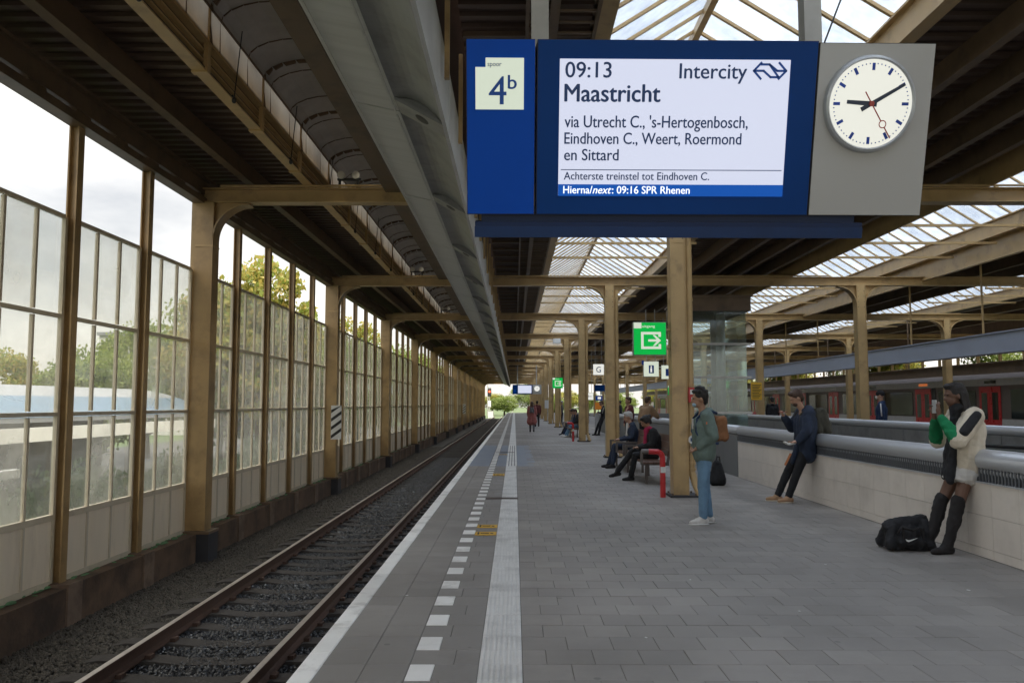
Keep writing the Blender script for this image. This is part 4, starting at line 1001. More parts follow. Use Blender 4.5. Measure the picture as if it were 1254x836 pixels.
HB = mat('dark_hair', (.012, .009, .008), .6, 0, .3, 40, .5, 90); HBR = mat('brown_hair', (.06, .03, .018), .6, 0, .3, 40, .5, 90); HG = mat('grey_hair', (.38, .36, .33), .7, 0, .2, 40, .5, 90); HBL = mat('fair_hair', (.25, .15, .07), .6, 0, .2, 40, .5, 90)
EYE = mat('dark_eye', (.02, .015, .012), .2)
wr = bpy.data.textures.new('folds', 'CLOUDS'); wr.noise_scale = .09; wr.noise_depth = 2
def soft(mb, name, mt, par, vox=.012, sm=4, fold=0, it=None):
    o = mb.obj(name, mt, par, smooth=True)
    md = o.modifiers.new('remesh', 'REMESH'); md.mode = 'VOXEL'; md.voxel_size = vox; md.use_smooth_shade = True
    s_ = o.modifiers.new('smooth', 'SMOOTH'); s_.factor = .5; s_.iterations = sm
    if fold:
        d = o.modifiers.new('folds', 'DISPLACE'); d.texture = wr; d.strength = fold; d.mid_level = .5; d.texture_coords = 'GLOBAL'
    return o
V = Vector
def default_pose():
    return dict(hip=V((0,0,.94)), chest=V((0,0,1.30)), neck=V((0,0,1.49)), head=V((.03,0,1.665)), yaw=0, nod=0,
        sh={1: V((-.01,.175,1.43)), -1: V((-.01,-.175,1.43))}, el={1: V((-.03,.23,1.15)), -1: V((-.03,-.23,1.15))}, wr={1: V((.06,.22,.92)), -1: V((.06,-.22,.92))},
        hj={1: V((0,.09,.92)), -1: V((0,-.09,.92))}, kn={1: V((.02,.10,.50)), -1: V((.02,-.10,.50))}, an={1: V((0,.11,.09)), -1: V((0,-.11,.09))}, toe={1: V((1,.15,0)), -1: V((1,-.15,0))}, hd={1: V((.1,0,-1)), -1: V((.1,0,-1))})
def person(label, loc, rz, p, skin, top, legs, shoes, hair, scale=1, near_=False, hairstyle='short', jl=.0, puff=0, group=None, shin=None, sleeve=None, bulk=1.0, legbulk=1.0, female=False, hatmat=None, fore=None):
    r = empty('person', loc, rz, label, 'person', group); r.scale = (scale,)*3
    vx = .009 if near_ else .016
    P = default_pose(); P.update(p)
    hip, ch, nk, hd = P['hip'], P['chest'], P['neck'], P['head']
    b = MB()
    b.cap(nk - (nk - ch)*.15, hd - V((.02,0,.06)), .055, .05)
    up = Euler((0, P['nod'], P['yaw'])).to_matrix()
    H = lambda x, y, z: hd + up @ V((x, y, z))
    rot = (0, P['nod'], P['yaw'])
    b.ball(H(-.012,0,.025), (.098,.078,.105), 12, 16, rot); b.ball(H(.022,0,-.045), (.068,.058,.075), 10, 14, rot); b.ball(H(.045,0,-.088), (.035,.036,.028), 8, 10, rot)
    b.cap(H(.084,0,.0), H(.104,0,-.032), .010, .014); b.ball(H(.080,0,-.062), (.016,.024,.009), 6, 8, rot); b.ball(H(.076,0,.022), (.018,.050,.012), 6, 8, rot)
    for s_ in (1, -1): b.ball(H(-.01,s_*.08,-.012), (.020,.012,.033), 6, 8, rot)
    # trunk and limbs of the body
    b.cap(hip, ch, .115, .125); b.cap(ch, nk - V((0,0,.05)), .12, .07)
    for s_ in (1, -1):
        b.cap(ch + (P['sh'][s_] - ch)*.4, P['sh'][s_], .07, .058)
        b.cap(P['sh'][s_], P['el'][s_], .05, .04); b.cap(P['el'][s_], P['wr'][s_], .038, .027)
        b.cap(P['hj'][s_], P['kn'][s_], .085, .055); b.cap(P['kn'][s_], P['an'][s_], .053, .036)
        # hand: palm, four fingers and a thumb
        w_ = P['wr'][s_]; f = P['hd'][s_].normalized(); side = V((0, s_, 0)) if abs(f.y) < .8 else V((0,0,1)); side = (side - f*side.dot(f)).normalized(); nrm = f.cross(side)
        inn = P.get('palm', {}).get(s_, nrm)
        b.cap(w_, w_ + f*.055, .024, .028); b.cap(w_ + f*.03 + side*.02, w_ + f*.075 + side*.024, .015, .013); b.cap(w_ + f*.03 - side*.02, w_ + f*.075 - side*.024, .015, .013)
        for q, (o_, ln) in enumerate(((-.030,.058), (-.010,.070), (.010,.066), (.030,.050))):
            a = w_ + f*.08 + side*o_; k1 = a + f*ln*.55; k2 = k1 + (f*.6 + inn*.8).normalized()*ln*.55
            b.cap(a, k1, .0095, .0085); b.cap(k1, k2, .0085, .007)
        a = w_ + f*.025 - side*.026*s_; k1 = a + (f*.7 - side*s_*.7)*.04; b.cap(a, k1, .012, .010); b.cap(k1, k1 + (f*.8 + inn*.5).normalized()*.032, .010, .008)
    soft(b, 'body', skin, r, .0075 if near_ else .014, 2)
    for s_ in (1, -1): MB().ball(H(.083, s_*.03, .008), (.008,.013,.007), 6, 8, rot).obj('eye', EYE, r, True)
    # top
    t = MB(); q = .022 + puff
    cr = (.150 + puff) * bulk
    hipw = V((0, .07, 0))
    t.cap(hip + V((0,0,.10 - jl)) + hipw, ch + hipw, .115*bulk + puff, .125*bulk + puff); t.cap(hip + V((0,0,.10 - jl)) - hipw, ch - hipw, .115*bulk + puff, .125*bulk + puff)
    t.cap(ch + hipw, P['sh'][1] + V((0,-.03,-.02)), .12 + puff*.5, .072); t.cap(ch - hipw, P['sh'][-1] + V((0,.03,-.02)), .12 + puff*.5, .072)
    t.cap(P['sh'][1] + V((0,-.02,0)), nk + V((0,.03,-.02)), .065, .05); t.cap(P['sh'][-1] + V((0,.02,0)), nk + V((0,-.03,-.02)), .065, .05)
    t.ball(nk + V((-.03,0,.0)), (.075,.085,.05), 8, 12)
    slv = MB() if sleeve else t
    for s_ in (1, -1):
        t.cap(P['sh'][s_], P['sh'][s_] + (P['el'][s_]-P['sh'][s_])*.5, .066 + puff, .062 + puff*.8)
        slv.cap(P['sh'][s_] + (P['el'][s_]-P['sh'][s_])*.35, P['el'][s_], .062 + puff, .056 + puff*.8); fr_ = (P['wr'][s_]-P['el'][s_])
        if fore is None: slv.cap(P['el'][s_], P['wr'][s_] - fr_*.04, .055 + puff*.8, .040 + puff*.5)
        else:
            ff = MB(); ff.cap(P['el'][s_] + fr_*.06, P['wr'][s_] - fr_*.40, .080, .060).cap(P['wr'][s_] - fr_*.40, P['wr'][s_] - fr_*.12, .060, .042); soft(ff, 'green_sleeve', fore, r, vx, 3, .03)
    soft(t, 'jacket', top, r, vx, 3, .022)
    if sleeve: soft(slv, 'sleeves', sleeve, r, vx, 3, .02)
    # trousers
    t = MB(); t.cap(hip + V((0,.06,.03)), hip + V((0,-.06,.03)), .118*legbulk, .118*legbulk)
    for s_ in (1, -1):
        if shin is None: t.cap(P['hj'][s_], P['kn'][s_], .100*legbulk, .072*legbulk)
        else: t.cap(P['hj'][s_], P['hj'][s_] + (P['kn'][s_]-P['hj'][s_])*.24, .118*legbulk, .128*legbulk)
        if shin is None: t.cap(P['kn'][s_], P['an'][s_] + V((0,0,.02)), .070*legbulk, .056*legbulk)
    if female: t.tube(hip + V((0,0,.05)), hip + V((.05,0,-.19)), .15, .185, 20)
    if shin is None: soft(t, 'trousers', legs, r, vx, 3, .018)
    else: soft(t, 'skirt' if female else 'shorts', legs, r, vx, 3, .018)
    # shoes
    for s_ in (1, -1):
        a = P['an'][s_]; d = P['toe'][s_].normalized(); m = MB()
        if abs(d.z) < .5: zz = a.z - .05
        m.cap(a - d*.035 + V((0,0,-.045)), a + d*.12 + V((0,0,-.055)), .042, .038); m.cap(a + d*.10 + V((0,0,-.055)), a + d*.165 + V((0,0,-.06)), .042, .030); m.cap(a + V((0,0,.01)), a + d*.05 + V((0,0,-.04)), .046, .042)
        so = soft(m, 'shoe', shoes[0], r, .010 if near_ else .016, 2)
        if len(shoes) > 1:
            c = a + d*.06; yw = math.atan2(d.y, d.x); MB().ball((c.x, c.y, a.z - .083), (.150,.052,.014), 6, 16, (0,0,yw)).obj('sole', shoes[1], so, True)
    # hair
    h = MB()
    if hatmat is not None:
        h.ball(H(-.014,0,.045), (.112,.092,.098), 10, 14, rot); soft(h, 'cap', hatmat, r, vx, 2)
    else:
        h.ball(H(-.028,0,.045), (.106,.090,.098), 12, 16, rot); h.ball(H(.03,0,.10), (.065,.066,.035), 8, 12, rot); h.ball(H(-.075,0,-.02), (.048,.068,.075), 8, 12, rot)
        if hairstyle == 'curly':
            rnd = random.Random(5)
            for _ in range(40):
                a = rnd.uniform(0, 6.28); e_ = rnd.uniform(.15, 1.5)
                h.ball(H(-.02 + .10*math.cos(a)*math.cos(e_) - (.0), .088*math.sin(a)*math.cos(e_), .055 + .105*math.sin(e_)) if not (math.cos(a) > .55 and e_ < .8) else H(-.05,0,.12), (.024,.024,.024), 6, 8)
        if hairstyle == 'long':
            h.cap(H(-.07,.04,.0), H(-.10,.06,-.24), .06, .035); h.cap(H(-.07,-.04,.0), H(-.10,-.06,-.22), .06, .035); h.cap(H(-.04,.075,.02), H(-.05,.085,-.13), .028, .020); h.cap(H(-.04,-.075,.02), H(-.05,-.085,-.13), .028, .020)
        if hairstyle == 'bun': h.ball(H(-.13,0,.06), (.045,.045,.045), 8, 10); h.ball(H(-.02,.06,.01), (.06,.04,.06), 8, 10); h.ball(H(-.02,-.06,.01), (.06,.04,.06), 8, 10)
        soft(h, 'hair', hair, r, vx, 2, .012)
    r['_P'] = 0
    return r, P, H
LEFT = math.pi      # facing the track (-X)
def D(a, b): return {1: V(a), -1: V(b)}
def backpack(label, par, P, off, size, mt, tilt=0, smt=None):
    r = empty('backpack', par.location, par.rotation_euler[2], label, 'backpack'); r.scale = par.scale
    c = P['chest'] + V(off); m = MB()
    sx_, sy_, sz_ = size[0]*.55, size[1]*.6, size[2]*.62
    for dx in (-sx_, sx_):
        for dy in (-sy_, sy_): m.cap(c + V((dx - tilt*sz_, dy, -sz_)), c + V((dx*.8 + tilt*sz_, dy*.85, sz_)), .065, .055)
    m.ball(c, (size[0]*1.15, size[1]*.95, size[2]*.9), 10, 14)
    m.ball(c + V((-size[0]*.9, 0, -.07)), (size[0]*.55, size[1]*.7, size[2]*.42), 8, 12)
    soft(m, 'bag_body', mt, r, .011, 9, .03)
    for s_ in (1, -1):
        s = MB(); sh = P['sh'][s_]; a = V((sh.x, sh.y*.62, sh.z + .07))
        s.path([c + V((.05, s_*.08, .20)), a + V((-.06,0,.0)), a + V((.03,0,-.005)), a + V((.12,.01*s_,-.10)), P['chest'] + V((.13, s_*.13, -.07)), P['chest'] + V((.06, s_*.165, -.22)), c + V((.05, s_*.12, -.20))], .017, 8)
        s.obj('strap', smt or mt, r, True)
    return r
# man standing with a hand in his pocket
p = dict(chest=V((.0,0,1.30)), head=V((.055,0,1.665)), nod=.05, el=D((-.07,.24,1.17),(-.07,-.24,1.17)), wr=D((.10,.15,1.02),(.10,-.15,1.02)), hd=D((.5,-.75,-.4),(.5,.75,-.4)),
         an=D((.05,.10,.09),(-.07,-.08,.09)), kn=D((.045,.095,.50),(-.02,-.09,.50)), hip=V((0,0,.94)))
r, P, H = person('man in a sage green jacket and blue jeans standing beside the nearest column', (2.56, 10.85, 0), LEFT, p, SK3, C['sage_cloth'], C['denim'], (C['white_cloth'], M['sign_white']), HB, 1.0, True, 'curly', jl=.12, puff=.026)
MB().ball(H(.066,0,-.076), (.034,.048,.032), 8, 12).obj('face_mask', C['mask_blue'], r, True)
h = MB(); h.ball(P['neck'] + V((-.06,0,.0)), (.09,.12,.06), 8, 12); soft(h, 'hood', C['sage_cloth'], r, .012, 3, .02)
MB().box(.142, -.03, 1.26, .152, .03, 1.40).obj('chest_print', C['white_cloth'], r)
MB().ball((.07, .125, .075), (.05, .008, .022), 6, 8).obj('shoe_stripe', mat('coral_stripe', (.6, .12, .08), .6), r)
MB().box(.02, .292, 1.33, .035, .298, 1.36).obj('sleeve_badge', mat('orange_badge', (.5, .12, .03), .6), r)
backpack('tan brown backpack worn by the man in the sage green jacket', r, P, (-.215, 0, -.03), (.075, .125, .185), C['brown_canvas'], 0, C['dark_blue_cloth'])
# man leaning on the tube rail
p = dict(hip=V((-.35,0,.90)), chest=V((-.36,0,1.27)), neck=V((-.33,0,1.46)), head=V((-.22,0,1.64)), nod=.45,
         sh=D((-.36,.18,1.40),(-.36,-.18,1.40)), el=D((-.30,.25,1.13),(-.22,-.22,1.17)), wr=D((-.17,.20,.97),(-.06,-.10,1.33)), hd=D((1,-.1,-.25),(.5,.3,1)),
         hj=D((-.34,.09,.88),(-.34,-.09,.88)), kn=D((-.17,.11,.48),(-.10,-.10,.48)), an=D((-.03,.11,.09),(.07,-.11,.09)))
r, P, H = person('man in a navy coat leaning on the tube rail reading his phone', (4.42, 13.2, 0), LEFT, p, SK1, C['navy_cloth'], C['black_cloth'], (C['tan_shoe'], C['cream_cloth']), HBR, 1.03, True, jl=.24, puff=.036)
h = MB(); h.ball(P['neck'] + V((-.08,0,.0)), (.10,.12,.07), 8, 12); soft(h, 'hood', C['navy_cloth'], r, .012, 3, .02)
h = MB(); h.ball(H(.05,0,-.075), (.045,.055,.045), 8, 12); soft(h, 'beard', HBR, r, .01, 2)
h = MB(); h.cap((-.24,.06,1.0), (-.12,.05,.62), .06, .035); soft(h, 'coat_flap', C['navy_cloth'], r, .014, 3, .02)
backpack('dark olive backpack worn by the man leaning on the rail', r, P, (-.23, 0, .0), (.125, .15, .25), C['olive_canvas'], .12)
def held(name, label, cat, par, pt, build):
    o = empty(name, par.matrix_basis @ V(pt), par.rotation_euler[2], label, cat); build(o); return o
bpy.context.view_layer.update()
held('phone', 'small dark phone raised by the man leaning on the rail', 'phone', r, (-.02,-.03,1.42), lambda o: MB().cbox(-.06,-.036,-.005,.06,.036,.005,.002).obj('casing', mat('red_phone_case', (.25,.03,.03), .3), o) and None)
def wrapb(o):
    m = MB(); m.ball((.0,0,0), (.10,.03,.028), 8, 12, (0,.1,0)); m.ball((.09,0,.01), (.05,.035,.02), 6, 8, (0,-.4,.3)); soft(m, 'paper', M['sign_white'], o, .007, 1, .03)
    MB().box(-.04, -.02, -.005, .05, .02, .03).obj('filling', C['camel_cloth'], o)
held('paper_wrapper', 'crumpled pale paper wrapper held low by the leaning man', 'wrapper', r, (-.06,.18,.93), wrapb)
def stk_(o): MB().tube((.10,0,-.14), (0,0,.05), .017, .02, 8).obj('shaft', mat('orange_fabric', (.45,.16,.06), .7), o)
held('umbrella', 'short folded orange umbrella hanging below the leaning mans hand', 'umbrella', r, (-.08,.10,.72), stk_)
# woman leaning on the parapet
p = dict(hip=V((-.30,0,.93)), chest=V((-.33,0,1.29)), neck=V((-.30,0,1.48)), head=V((-.22,0,1.64)), nod=.10,
         sh=D((-.33,.17,1.42),(-.33,-.17,1.42)), el=D((-.11,.24,1.17),(-.15,-.24,1.15)), wr=D((-.03,.06,1.43),(-.04,-.07,1.41)), hd=D((.15,-.1,1),(.15,.1,1)),
         hj=D((-.30,.085,.92),(-.30,-.085,.92)), kn=D((-.17,.09,.50),(-.09,-.09,.50)), an=D((-.04,.09,.09),(.06,-.09,.09)))
r, P, H = person('woman in a cream and green jacket with knee boots leaning on the parapet', (4.58, 8.75, 0), LEFT, p, SK2, C['cream_cloth'], C['white_cloth'], (C['black_leather'],), HB, 1.03, True, 'long', jl=.13, puff=.034, shin=True, female=True, legbulk=1.0, bulk=1.0, fore=C['green_cloth'])
for s_ in (1, -1):
    g_ = MB(); g_.cap(P['sh'][s_] + V((.01, s_*.050, .01)), P['sh'][s_] + (P['el'][s_]-P['sh'][s_])*.72 + V((.02, s_*.062, .02)), .058, .050); soft(g_, 'black_stripe', C['black_cloth'], r, .012, 3, .01)
g_ = MB(); g_.ball(P['neck'] + V((.03,0,.03)), (.10,.12,.06), 8, 12); g_.cap(P['neck'] + V((.09,.03,0)), P['chest'] + V((.15,.04,-.15)), .055, .05)
for dy in (-.05, .0, .05, .10): g_.cap(P['chest'] + V((.15,dy*.6,-.10)), P['hip'] + V((.19 + dy*.2, dy, -.10 - abs(dy)*.8)), .040, .044)
soft(g_, 'scarf', C['black_cloth'], r, .012, 2, .035)
g_ = MB(); rn = random.Random(4)
for k in range(30):
    a = rn.uniform(1.5, 4.8); x0_ = H(-.03 + .09*math.cos(a), .085*math.sin(a), .02); x1_ = x0_ + V((rn.uniform(-.06,.0), rn.uniform(-.04,.04), -rn.uniform(.2,.34))); g_.cap(x0_, x1_, .016, .010)
soft(g_, 'braids', HB, r, .010, 1)
for s_ in (1, -1):
    g_ = MB(); k_, a_ = P['kn'][s_], P['an'][s_]; g_.cap(k_ + (a_-k_)*-.02 + V((0,0,.04)), k_ + (a_-k_)*.35, .068, .070); g_.cap(k_ + (a_-k_)*.35, a_, .068, .050); g_.cap(a_ + V((0,0,-.01)), a_ + V((.05,0,-.045)), .055, .045)
    soft(g_, 'boot_shaft', C['black_leather'], r, .011, 2, .03)
bpy.context.view_layer.update()
held('phone', 'pale phone held up by the woman in the cream jacket', 'phone', r, (-.01,0,1.52), lambda o: MB().cbox(-.006,-.04,-.07,.006,.04,.075,.002).obj('casing', M['clock_rim'], o) and None)
# duffel bag
db = empty('duffel_bag', (4.31, 8.95, 0), 0, 'black duffel bag with a white tick mark on the ground by the boots', 'duffel bag')
m = MB()
for x0_, x1_, zt_ in ((-.24, -.17, .25), (.24, .20, .30)):
    for y_ in (-.13, .13): m.cap((x0_, y_, .07), (x1_, y_*.55, zt_), .065, .05)
m.box(-.24, -.16, .015, .24, .16, .16); m.cap((-.17, 0, .24), (.20, 0, .30), .10, .09); m.ball((0, 0, .17), (.25, .17, .14), 10, 14); m.cap((-.12, -.15, .10), (.12, -.15, .10), .06, .06)
db.scale = (.90, .90, .98); soft(m, 'bag_body', C['black_cloth'], db, .012, 3, .05)
MB().path([(-.16,-.16,.20), (-.12,-.19,.27), (.0,-.20,.24), (.10,-.19,.26), (.14,-.16,.20)], .014, 8).obj('handle', C['black_leather'], db, True)
MB().path([(-.12,.02,.29), (-.04,.0,.35), (.10,.0,.355), (.18,.02,.29)], .014, 8).obj('handle', C['black_leather'], db, True)
sw = [(0, .030), (.012, .006), (.032, 0), (.060, .008), (.140, .040), (.065, .022), (.040, .018), (.020, .022)]
MB().prism([(x - .09, z + .115) for x, z in sw], -.212, -.200).obj('tick_mark', M['sign_white'], db)
for x in (-.1, .14): MB().box(x - .012, -.185, .06, x + .012, -.172, .26).obj('webbing', C['black_leather'], db)
# seated people
def sit(lean=.0, headx=.06, nod=.3, stretch=.0):
    return dict(hip=V((0,0,.54)), chest=V((.02+lean*.5,0,.88)), neck=V((.06+lean,0,1.06)), head=V((.10+lean+headx*.5,0,1.215)), nod=nod,
        sh=D((.03+lean,.175,1.0),(.03+lean,-.175,1.0)), el=D((.06+lean,.24,.74),(.06+lean,-.24,.74)), wr=D((.32,.08,.68),(.32,-.06,.68)), hd=D((1,-.2,0),(1,.2,0)),
        hj=D((.02,.09,.52),(.02,-.09,.52)), kn=D((.44,.12,.52),(.44,-.10,.52)), an=D((.50+stretch,.13,.09),(.56+stretch,-.10,.09)))
p = sit(.02, .12, .55, .05); p['kn'] = D((.43,.12,.53),(.46,-.05,.60)); p['an'] = D((.52,.12,.09),(.78,-.02,.17)); p['toe'] = D((1,.1,0),(1,0,-.15))
r, P, H = person('woman in a black coat and pink scarf sitting on the nearest bench', (2.95, 16.9, 0), LEFT, p, SK3, C['black_cloth'], C['black_cloth'], (C['black_leather'],), HB, 1.0, True, 'bun', puff=.03)
g_ = MB(); g_.ball(P['neck'] + V((.04,0,.02)), (.09,.10,.06), 8, 12); g_.cap(P['neck'] + V((.10,.03,-.02)), P['chest'] + V((.17,.03,-.10)), .05, .045); soft(g_, 'scarf', C['pink_cloth'], r, .012, 2, .03)
p = sit(.0, .06, .2, .02)
r, P, H = person('grey haired man in a dark blazer sitting on the bench behind', (2.98, 20.1, 0), LEFT, p, SK1, C['navy_cloth'], C['navy_cloth'], (C['black_leather'],), HG, 1.04, True, puff=.012)
g_ = MB(); g_.cap(P['neck'] + V((.08,0,-.01)), P['chest'] + V((.13,0,-.10)), .035, .04); soft(g_, 'shirt', C['white_cloth'], r, .012, 1)
# man in camel jacket leaning on the grey parapet, back to the camera, and a companion
p = dict(hip=V((0,0,.95)), chest=V((.08,0,1.28)), neck=V((.14,0,1.45)), head=V((.18,0,1.62)), sh=D((.10,.19,1.38),(.10,-.19,1.38)), el=D((.22,.30,1.16),(.22,-.30,1.16)), wr=D((.42,.16,1.10),(.42,-.16,1.10)), hd=D((1,0,0),(1,0,0)))
person('man in a tan brown jacket seen from behind leaning on the grey parapet', (4.15, 25.6, 0), R(35), p, SK1, C['camel_cloth'], C['black_cloth'], (C['black_leather'],), HBR, 1.05, puff=.03, bulk=1.1)
person('brown haired companion half hidden behind the man in the tan jacket', (3.95, 27.6, 0), R(200), {}, SK1, C['maroon_cloth'], C['black_cloth'], (C['black_leather'],), HBR, 1.02)
# far walkers
p = dict(kn=D((.10,.10,.50),(-.02,-.10,.50)), an=D((.16,.10,.10),(-.16,-.10,.12)))
r, P, H = person('woman in a dusty pink long coat walking away down the platform', (.98, 45, 0), R(88), p, SK1, C['rose_cloth'], C['grey_cloth'], (C['black_leather'],), HBR, .96, hairstyle='long', puff=.03)
g_ = MB(); g_.cap((0,.06,1.0), (0,.09,.62), .17, .22); g_.cap((0,-.06,1.0), (0,-.09,.62), .17, .22); soft(g_, 'coat_skirt', C['rose_cloth'], r, .02, 3, .03)
backpack('small grey rucksack on the woman in the dusty pink coat', r, P, (-.22, 0, 0), (.08, .13, .18), C['grey_cloth'])
person('person in a maroon top walking farther down the platform', (1.55, 55, 0), R(92), p, SK1, C['maroon_cloth'], C['black_cloth'], (C['black_leather'],), HB, 1.0, puff=.03)
# leaning youngster in a striped tracksuit and the fair haired woman near him
p = dict(hip=V((-.22,0,.90)), chest=V((-.24,0,1.27)), neck=V((-.22,0,1.45)), head=V((-.14,0,1.61)), nod=.3, sh=D((-.24,.18,1.38),(-.24,-.18,1.38)), el=D((-.16,.24,1.12),(-.16,-.24,1.12)), wr=D((.04,.08,1.18),(.04,-.08,1.18)), hj=D((-.2,.09,.88),(-.2,-.09,.88)), kn=D((-.08,.11,.5),(.02,-.1,.5)), an=D((0,.11,.09),(.15,-.11,.09)))
r, P, H = person('young man in a black tracksuit with white stripes leaning on the parapet end', (4.25, 40.5, 0), LEFT, p, SK1, C['black_cloth'], C['black_cloth'], (C['black_leather'],), HBR, 1.0)
MB().cap(P['sh'][1] + V((0,.066,.02)), P['el'][1] + V((0,.066,0)), .012).obj('sleeve_stripe', C['white_cloth'], r, True)
person('fair haired woman in a tan coat beside the young man in the tracksuit', (3.72, 41.6, 0), R(10), {}, SK1, C['camel_cloth'], C['black_cloth'], (C['black_leather'],), HBL, .97, hairstyle='long', jl=.35, puff=.02)
person('man in a grey shirt standing beyond the far bench', (3.25, 55, 0), LEFT, {}, SK1, C['grey_cloth'], C['navy_cloth'], (C['black_leather'],), HG, 1.0)
# group on the far bench
for (yy, lab, tp, lg, sh_, hr, x) in ((38.4, 'seated person in a dark jacket and jeans nearest on the far bench', C['black_cloth'], C['denim'], (C['white_cloth'],), HBR, 3.1),
                                  (39.6, 'seated person in a navy jacket in the middle of the far bench', C['navy_cloth'], C['dark_blue_cloth'], (C['white_cloth'],), HB, 3.08),
                                  (40.8, 'seated fair haired person in grey at the far end of the far bench', C['grey_cloth'], C['black_cloth'], (C['black_leather'],), HBL, 3.08)):
    person(lab, (x, yy, 0), LEFT, sit(.05, .1, .5, .08), SK1, tp, lg, sh_, hr, 1.0, puff=.02, group='people on the far bench')
# people beyond the stairwell
r, P, H = person('man in a blue tracksuit and black cap beyond the stairwell railing', (10.45, 22.8, 0), R(150), {}, SK1, C['dark_blue_cloth'], C['black_cloth'], (C['black_leather'],), HB, 1.1, hatmat=C['black_cloth'], puff=.02)
MB().cap(P['sh'][-1] + V((0,-.08,.02)), P['el'][-1] + V((0,-.085,0)), .016).cap(P['sh'][1] + V((0,.08,.02)), P['el'][1] + V((0,.085,0)), .016).obj('sleeve_stripe', C['white_cloth'], r, True)
g_ = MB(); g_.ball(H(.07,0,-.05), (.04,.055,.045), 8, 10); g_.obj('face_mask', C['white_cloth'], r, True)
person('dark haired person in black beside the yellow timetable poster', (10.95, 34.0, 0), R(100), {}, SK1, C['black_cloth'], C['black_cloth'], (C['black_leather'],), HB, 1.05, puff=.03)
person('distant person in black standing far behind the grey parapet', (6.35, 48.2, 0), R(180), {}, SK1, C['black_cloth'], C['black_cloth'], (C['black_leather'],), HB, 1.0, puff=.03)
lt = MB(); rn = random.Random(9)
for x_, y_ in ((1.6, 7.4), (.9, 5.6), (3.1, 8.1), (2.2, 6.3), (3.9, 7.0), (-.9, 6.8), (1.2, 10.2)):
    a = rn.uniform(0, 3); c_, s__ = math.cos(a), math.sin(a); w1, w2 = rn.uniform(.008, .018), rn.uniform(.005, .01)
    lt.add([(x_ + c_*u*w1 - s__*v*w2, y_ + s__*u*w1 + c_*v*w2, .004 + .003*k) for k in (0, 1) for u, v in ((-1,-1), (1,-1), (1,1), (-1,1))], [(0,3,2,1),(4,5,6,7),(0,1,5,4),(1,2,6,5),(2,3,7,6),(3,0,4,7)])
tag(lt.obj('litter', M['sign_white']), kind='stuff')
# small bag behind the standing man
hb = empty('holdall', (3.98, 15.8, 0), 0, 'black upright bag on the ground behind the standing mans legs', 'bag')
m = MB(); m.cap((-.05,0,.12), (0,0,.42), .13, .08); m.cap((.07,0,.10), (.03,0,.40), .11, .07); soft(m, 'bag_body', C['black_cloth'], hb, .014, 3, .03)
MB().path([(-.03,0,.45), (.0,0,.56), (.05,0,.56), (.06,0,.45)], .012, 8).obj('handle', C['black_leather'], hb, True)

# ------------------------------------------------------------------ outside: trees, hedge, shelter, street
def leaf_mesh(name, mt, rx, rz, n_cl, per, leaf, seed, trunk_h):
    rn = random.Random(seed); m = MB()
    for c in range(n_cl):
        while True:
            u = V((rn.uniform(-1,1), rn.uniform(-1,1), rn.uniform(-1,1)))
            if .25 < u.length < 1: break
        cc = V((u.x*rx, u.y*rx, trunk_h + rz*(.95 + u.z*.95))); cr = rn.uniform(.18, .34) * rx
        for k in range(per):
            d = V((rn.gauss(0,1), rn.gauss(0,1), rn.gauss(0,.8))).normalized() * cr * rn.random()**.4
            q = Euler((rn.uniform(0,6.28), rn.uniform(0,6.28), rn.uniform(0,6.28))).to_matrix(); s_ = leaf * rn.uniform(.6, 1.3); p_ = cc + d
            m.add([p_ + q @ V(v) for v in ((-s_, 0, 0), (0, -s_*.55, 0), (s_, 0, 0), (0, s_*.55, 0))], [(0,1,2,3)])
    return m.mesh(name, mt)
def trunk_mesh(rx, rz, th, seed, r0=.2):
    rn = random.Random(seed); m = MB(); m.tube((0,0,0), (.05,0,th*.6), r0, r0*.75, 9); m.tube((.05,0,th*.6), (0,.05,th + rz*.9), r0*.75, r0*.3, 9)
    for k in range(9):
        a = rn.uniform(0, 6.28); z0 = th*rn.uniform(.6, 1) + rz*rn.uniform(0,.6); e = V((math.cos(a)*rx*.75, math.sin(a)*rx*.75, z0 + rz*rn.uniform(.3,.9))); m.tube((0,0,z0), e, r0*.3, r0*.08, 6)
    return m.mesh('trunk', M['bark'])
kinds = []
for i, (mt, rx, rz, th) in enumerate((('leaf_a', 2.4, 2.6, 2.2), ('leaf_b', 3.0, 3.2, 2.0), ('leaf_a', 1.8, 3.2, 2.0), ('leaf_b', 2.2, 2.2, 1.4))):
    kinds.append((leaf_mesh('crown', M[mt], rx, rz, 120, 110, .105, 10 + i, th), trunk_mesh(rx, rz, th, 20 + i)))
TREES = [(-13.0, 36.5, 0, 1.2, 'autumn tinted tree behind the fourth bay of the glazed screen'), (-11, 34.5, 2, 1.2, 'slim orange leaved tree outside the screen near the striped sign'), (-12, 40, 0, 1.1, 'autumn tree outside behind the striped sign'),
         (-12.5, 49, 1, 1.0, 'green tree outside beyond the striped sign'), (-12, 60, 2, 1.2, 'slim autumn tree farther along outside the screen'), (-13, 74, 1, 1.1, 'green tree outside the far part of the screen'),
         (-24, 32, 1, .75, 'low green tree behind the shelter roof, seen through the third bay'), (-30, 27, 3, .8, 'low tree at the far left above the white shelter'), (-26, 40, 0, .85, 'reddish tree standing behind the shelter'), (-22, 48, 1, 1.0, 'broad green tree behind the autumn trees'),
         (-36, 36, 1, .8, 'distant tree left of the pale building'), (-19, 36, 3, 1.0, 'bushy tree right beside the shelter roof end')]
for x, y, k, s_, lab in TREES:
    r = empty('tree', (x, y, -1.7), random.uniform(0, 6), lab, 'tree', 'trees outside the glazed screen'); r.scale = (s_,)*3
    link('trunk', kinds[k][1], r); link('crown', kinds[k][0], r)
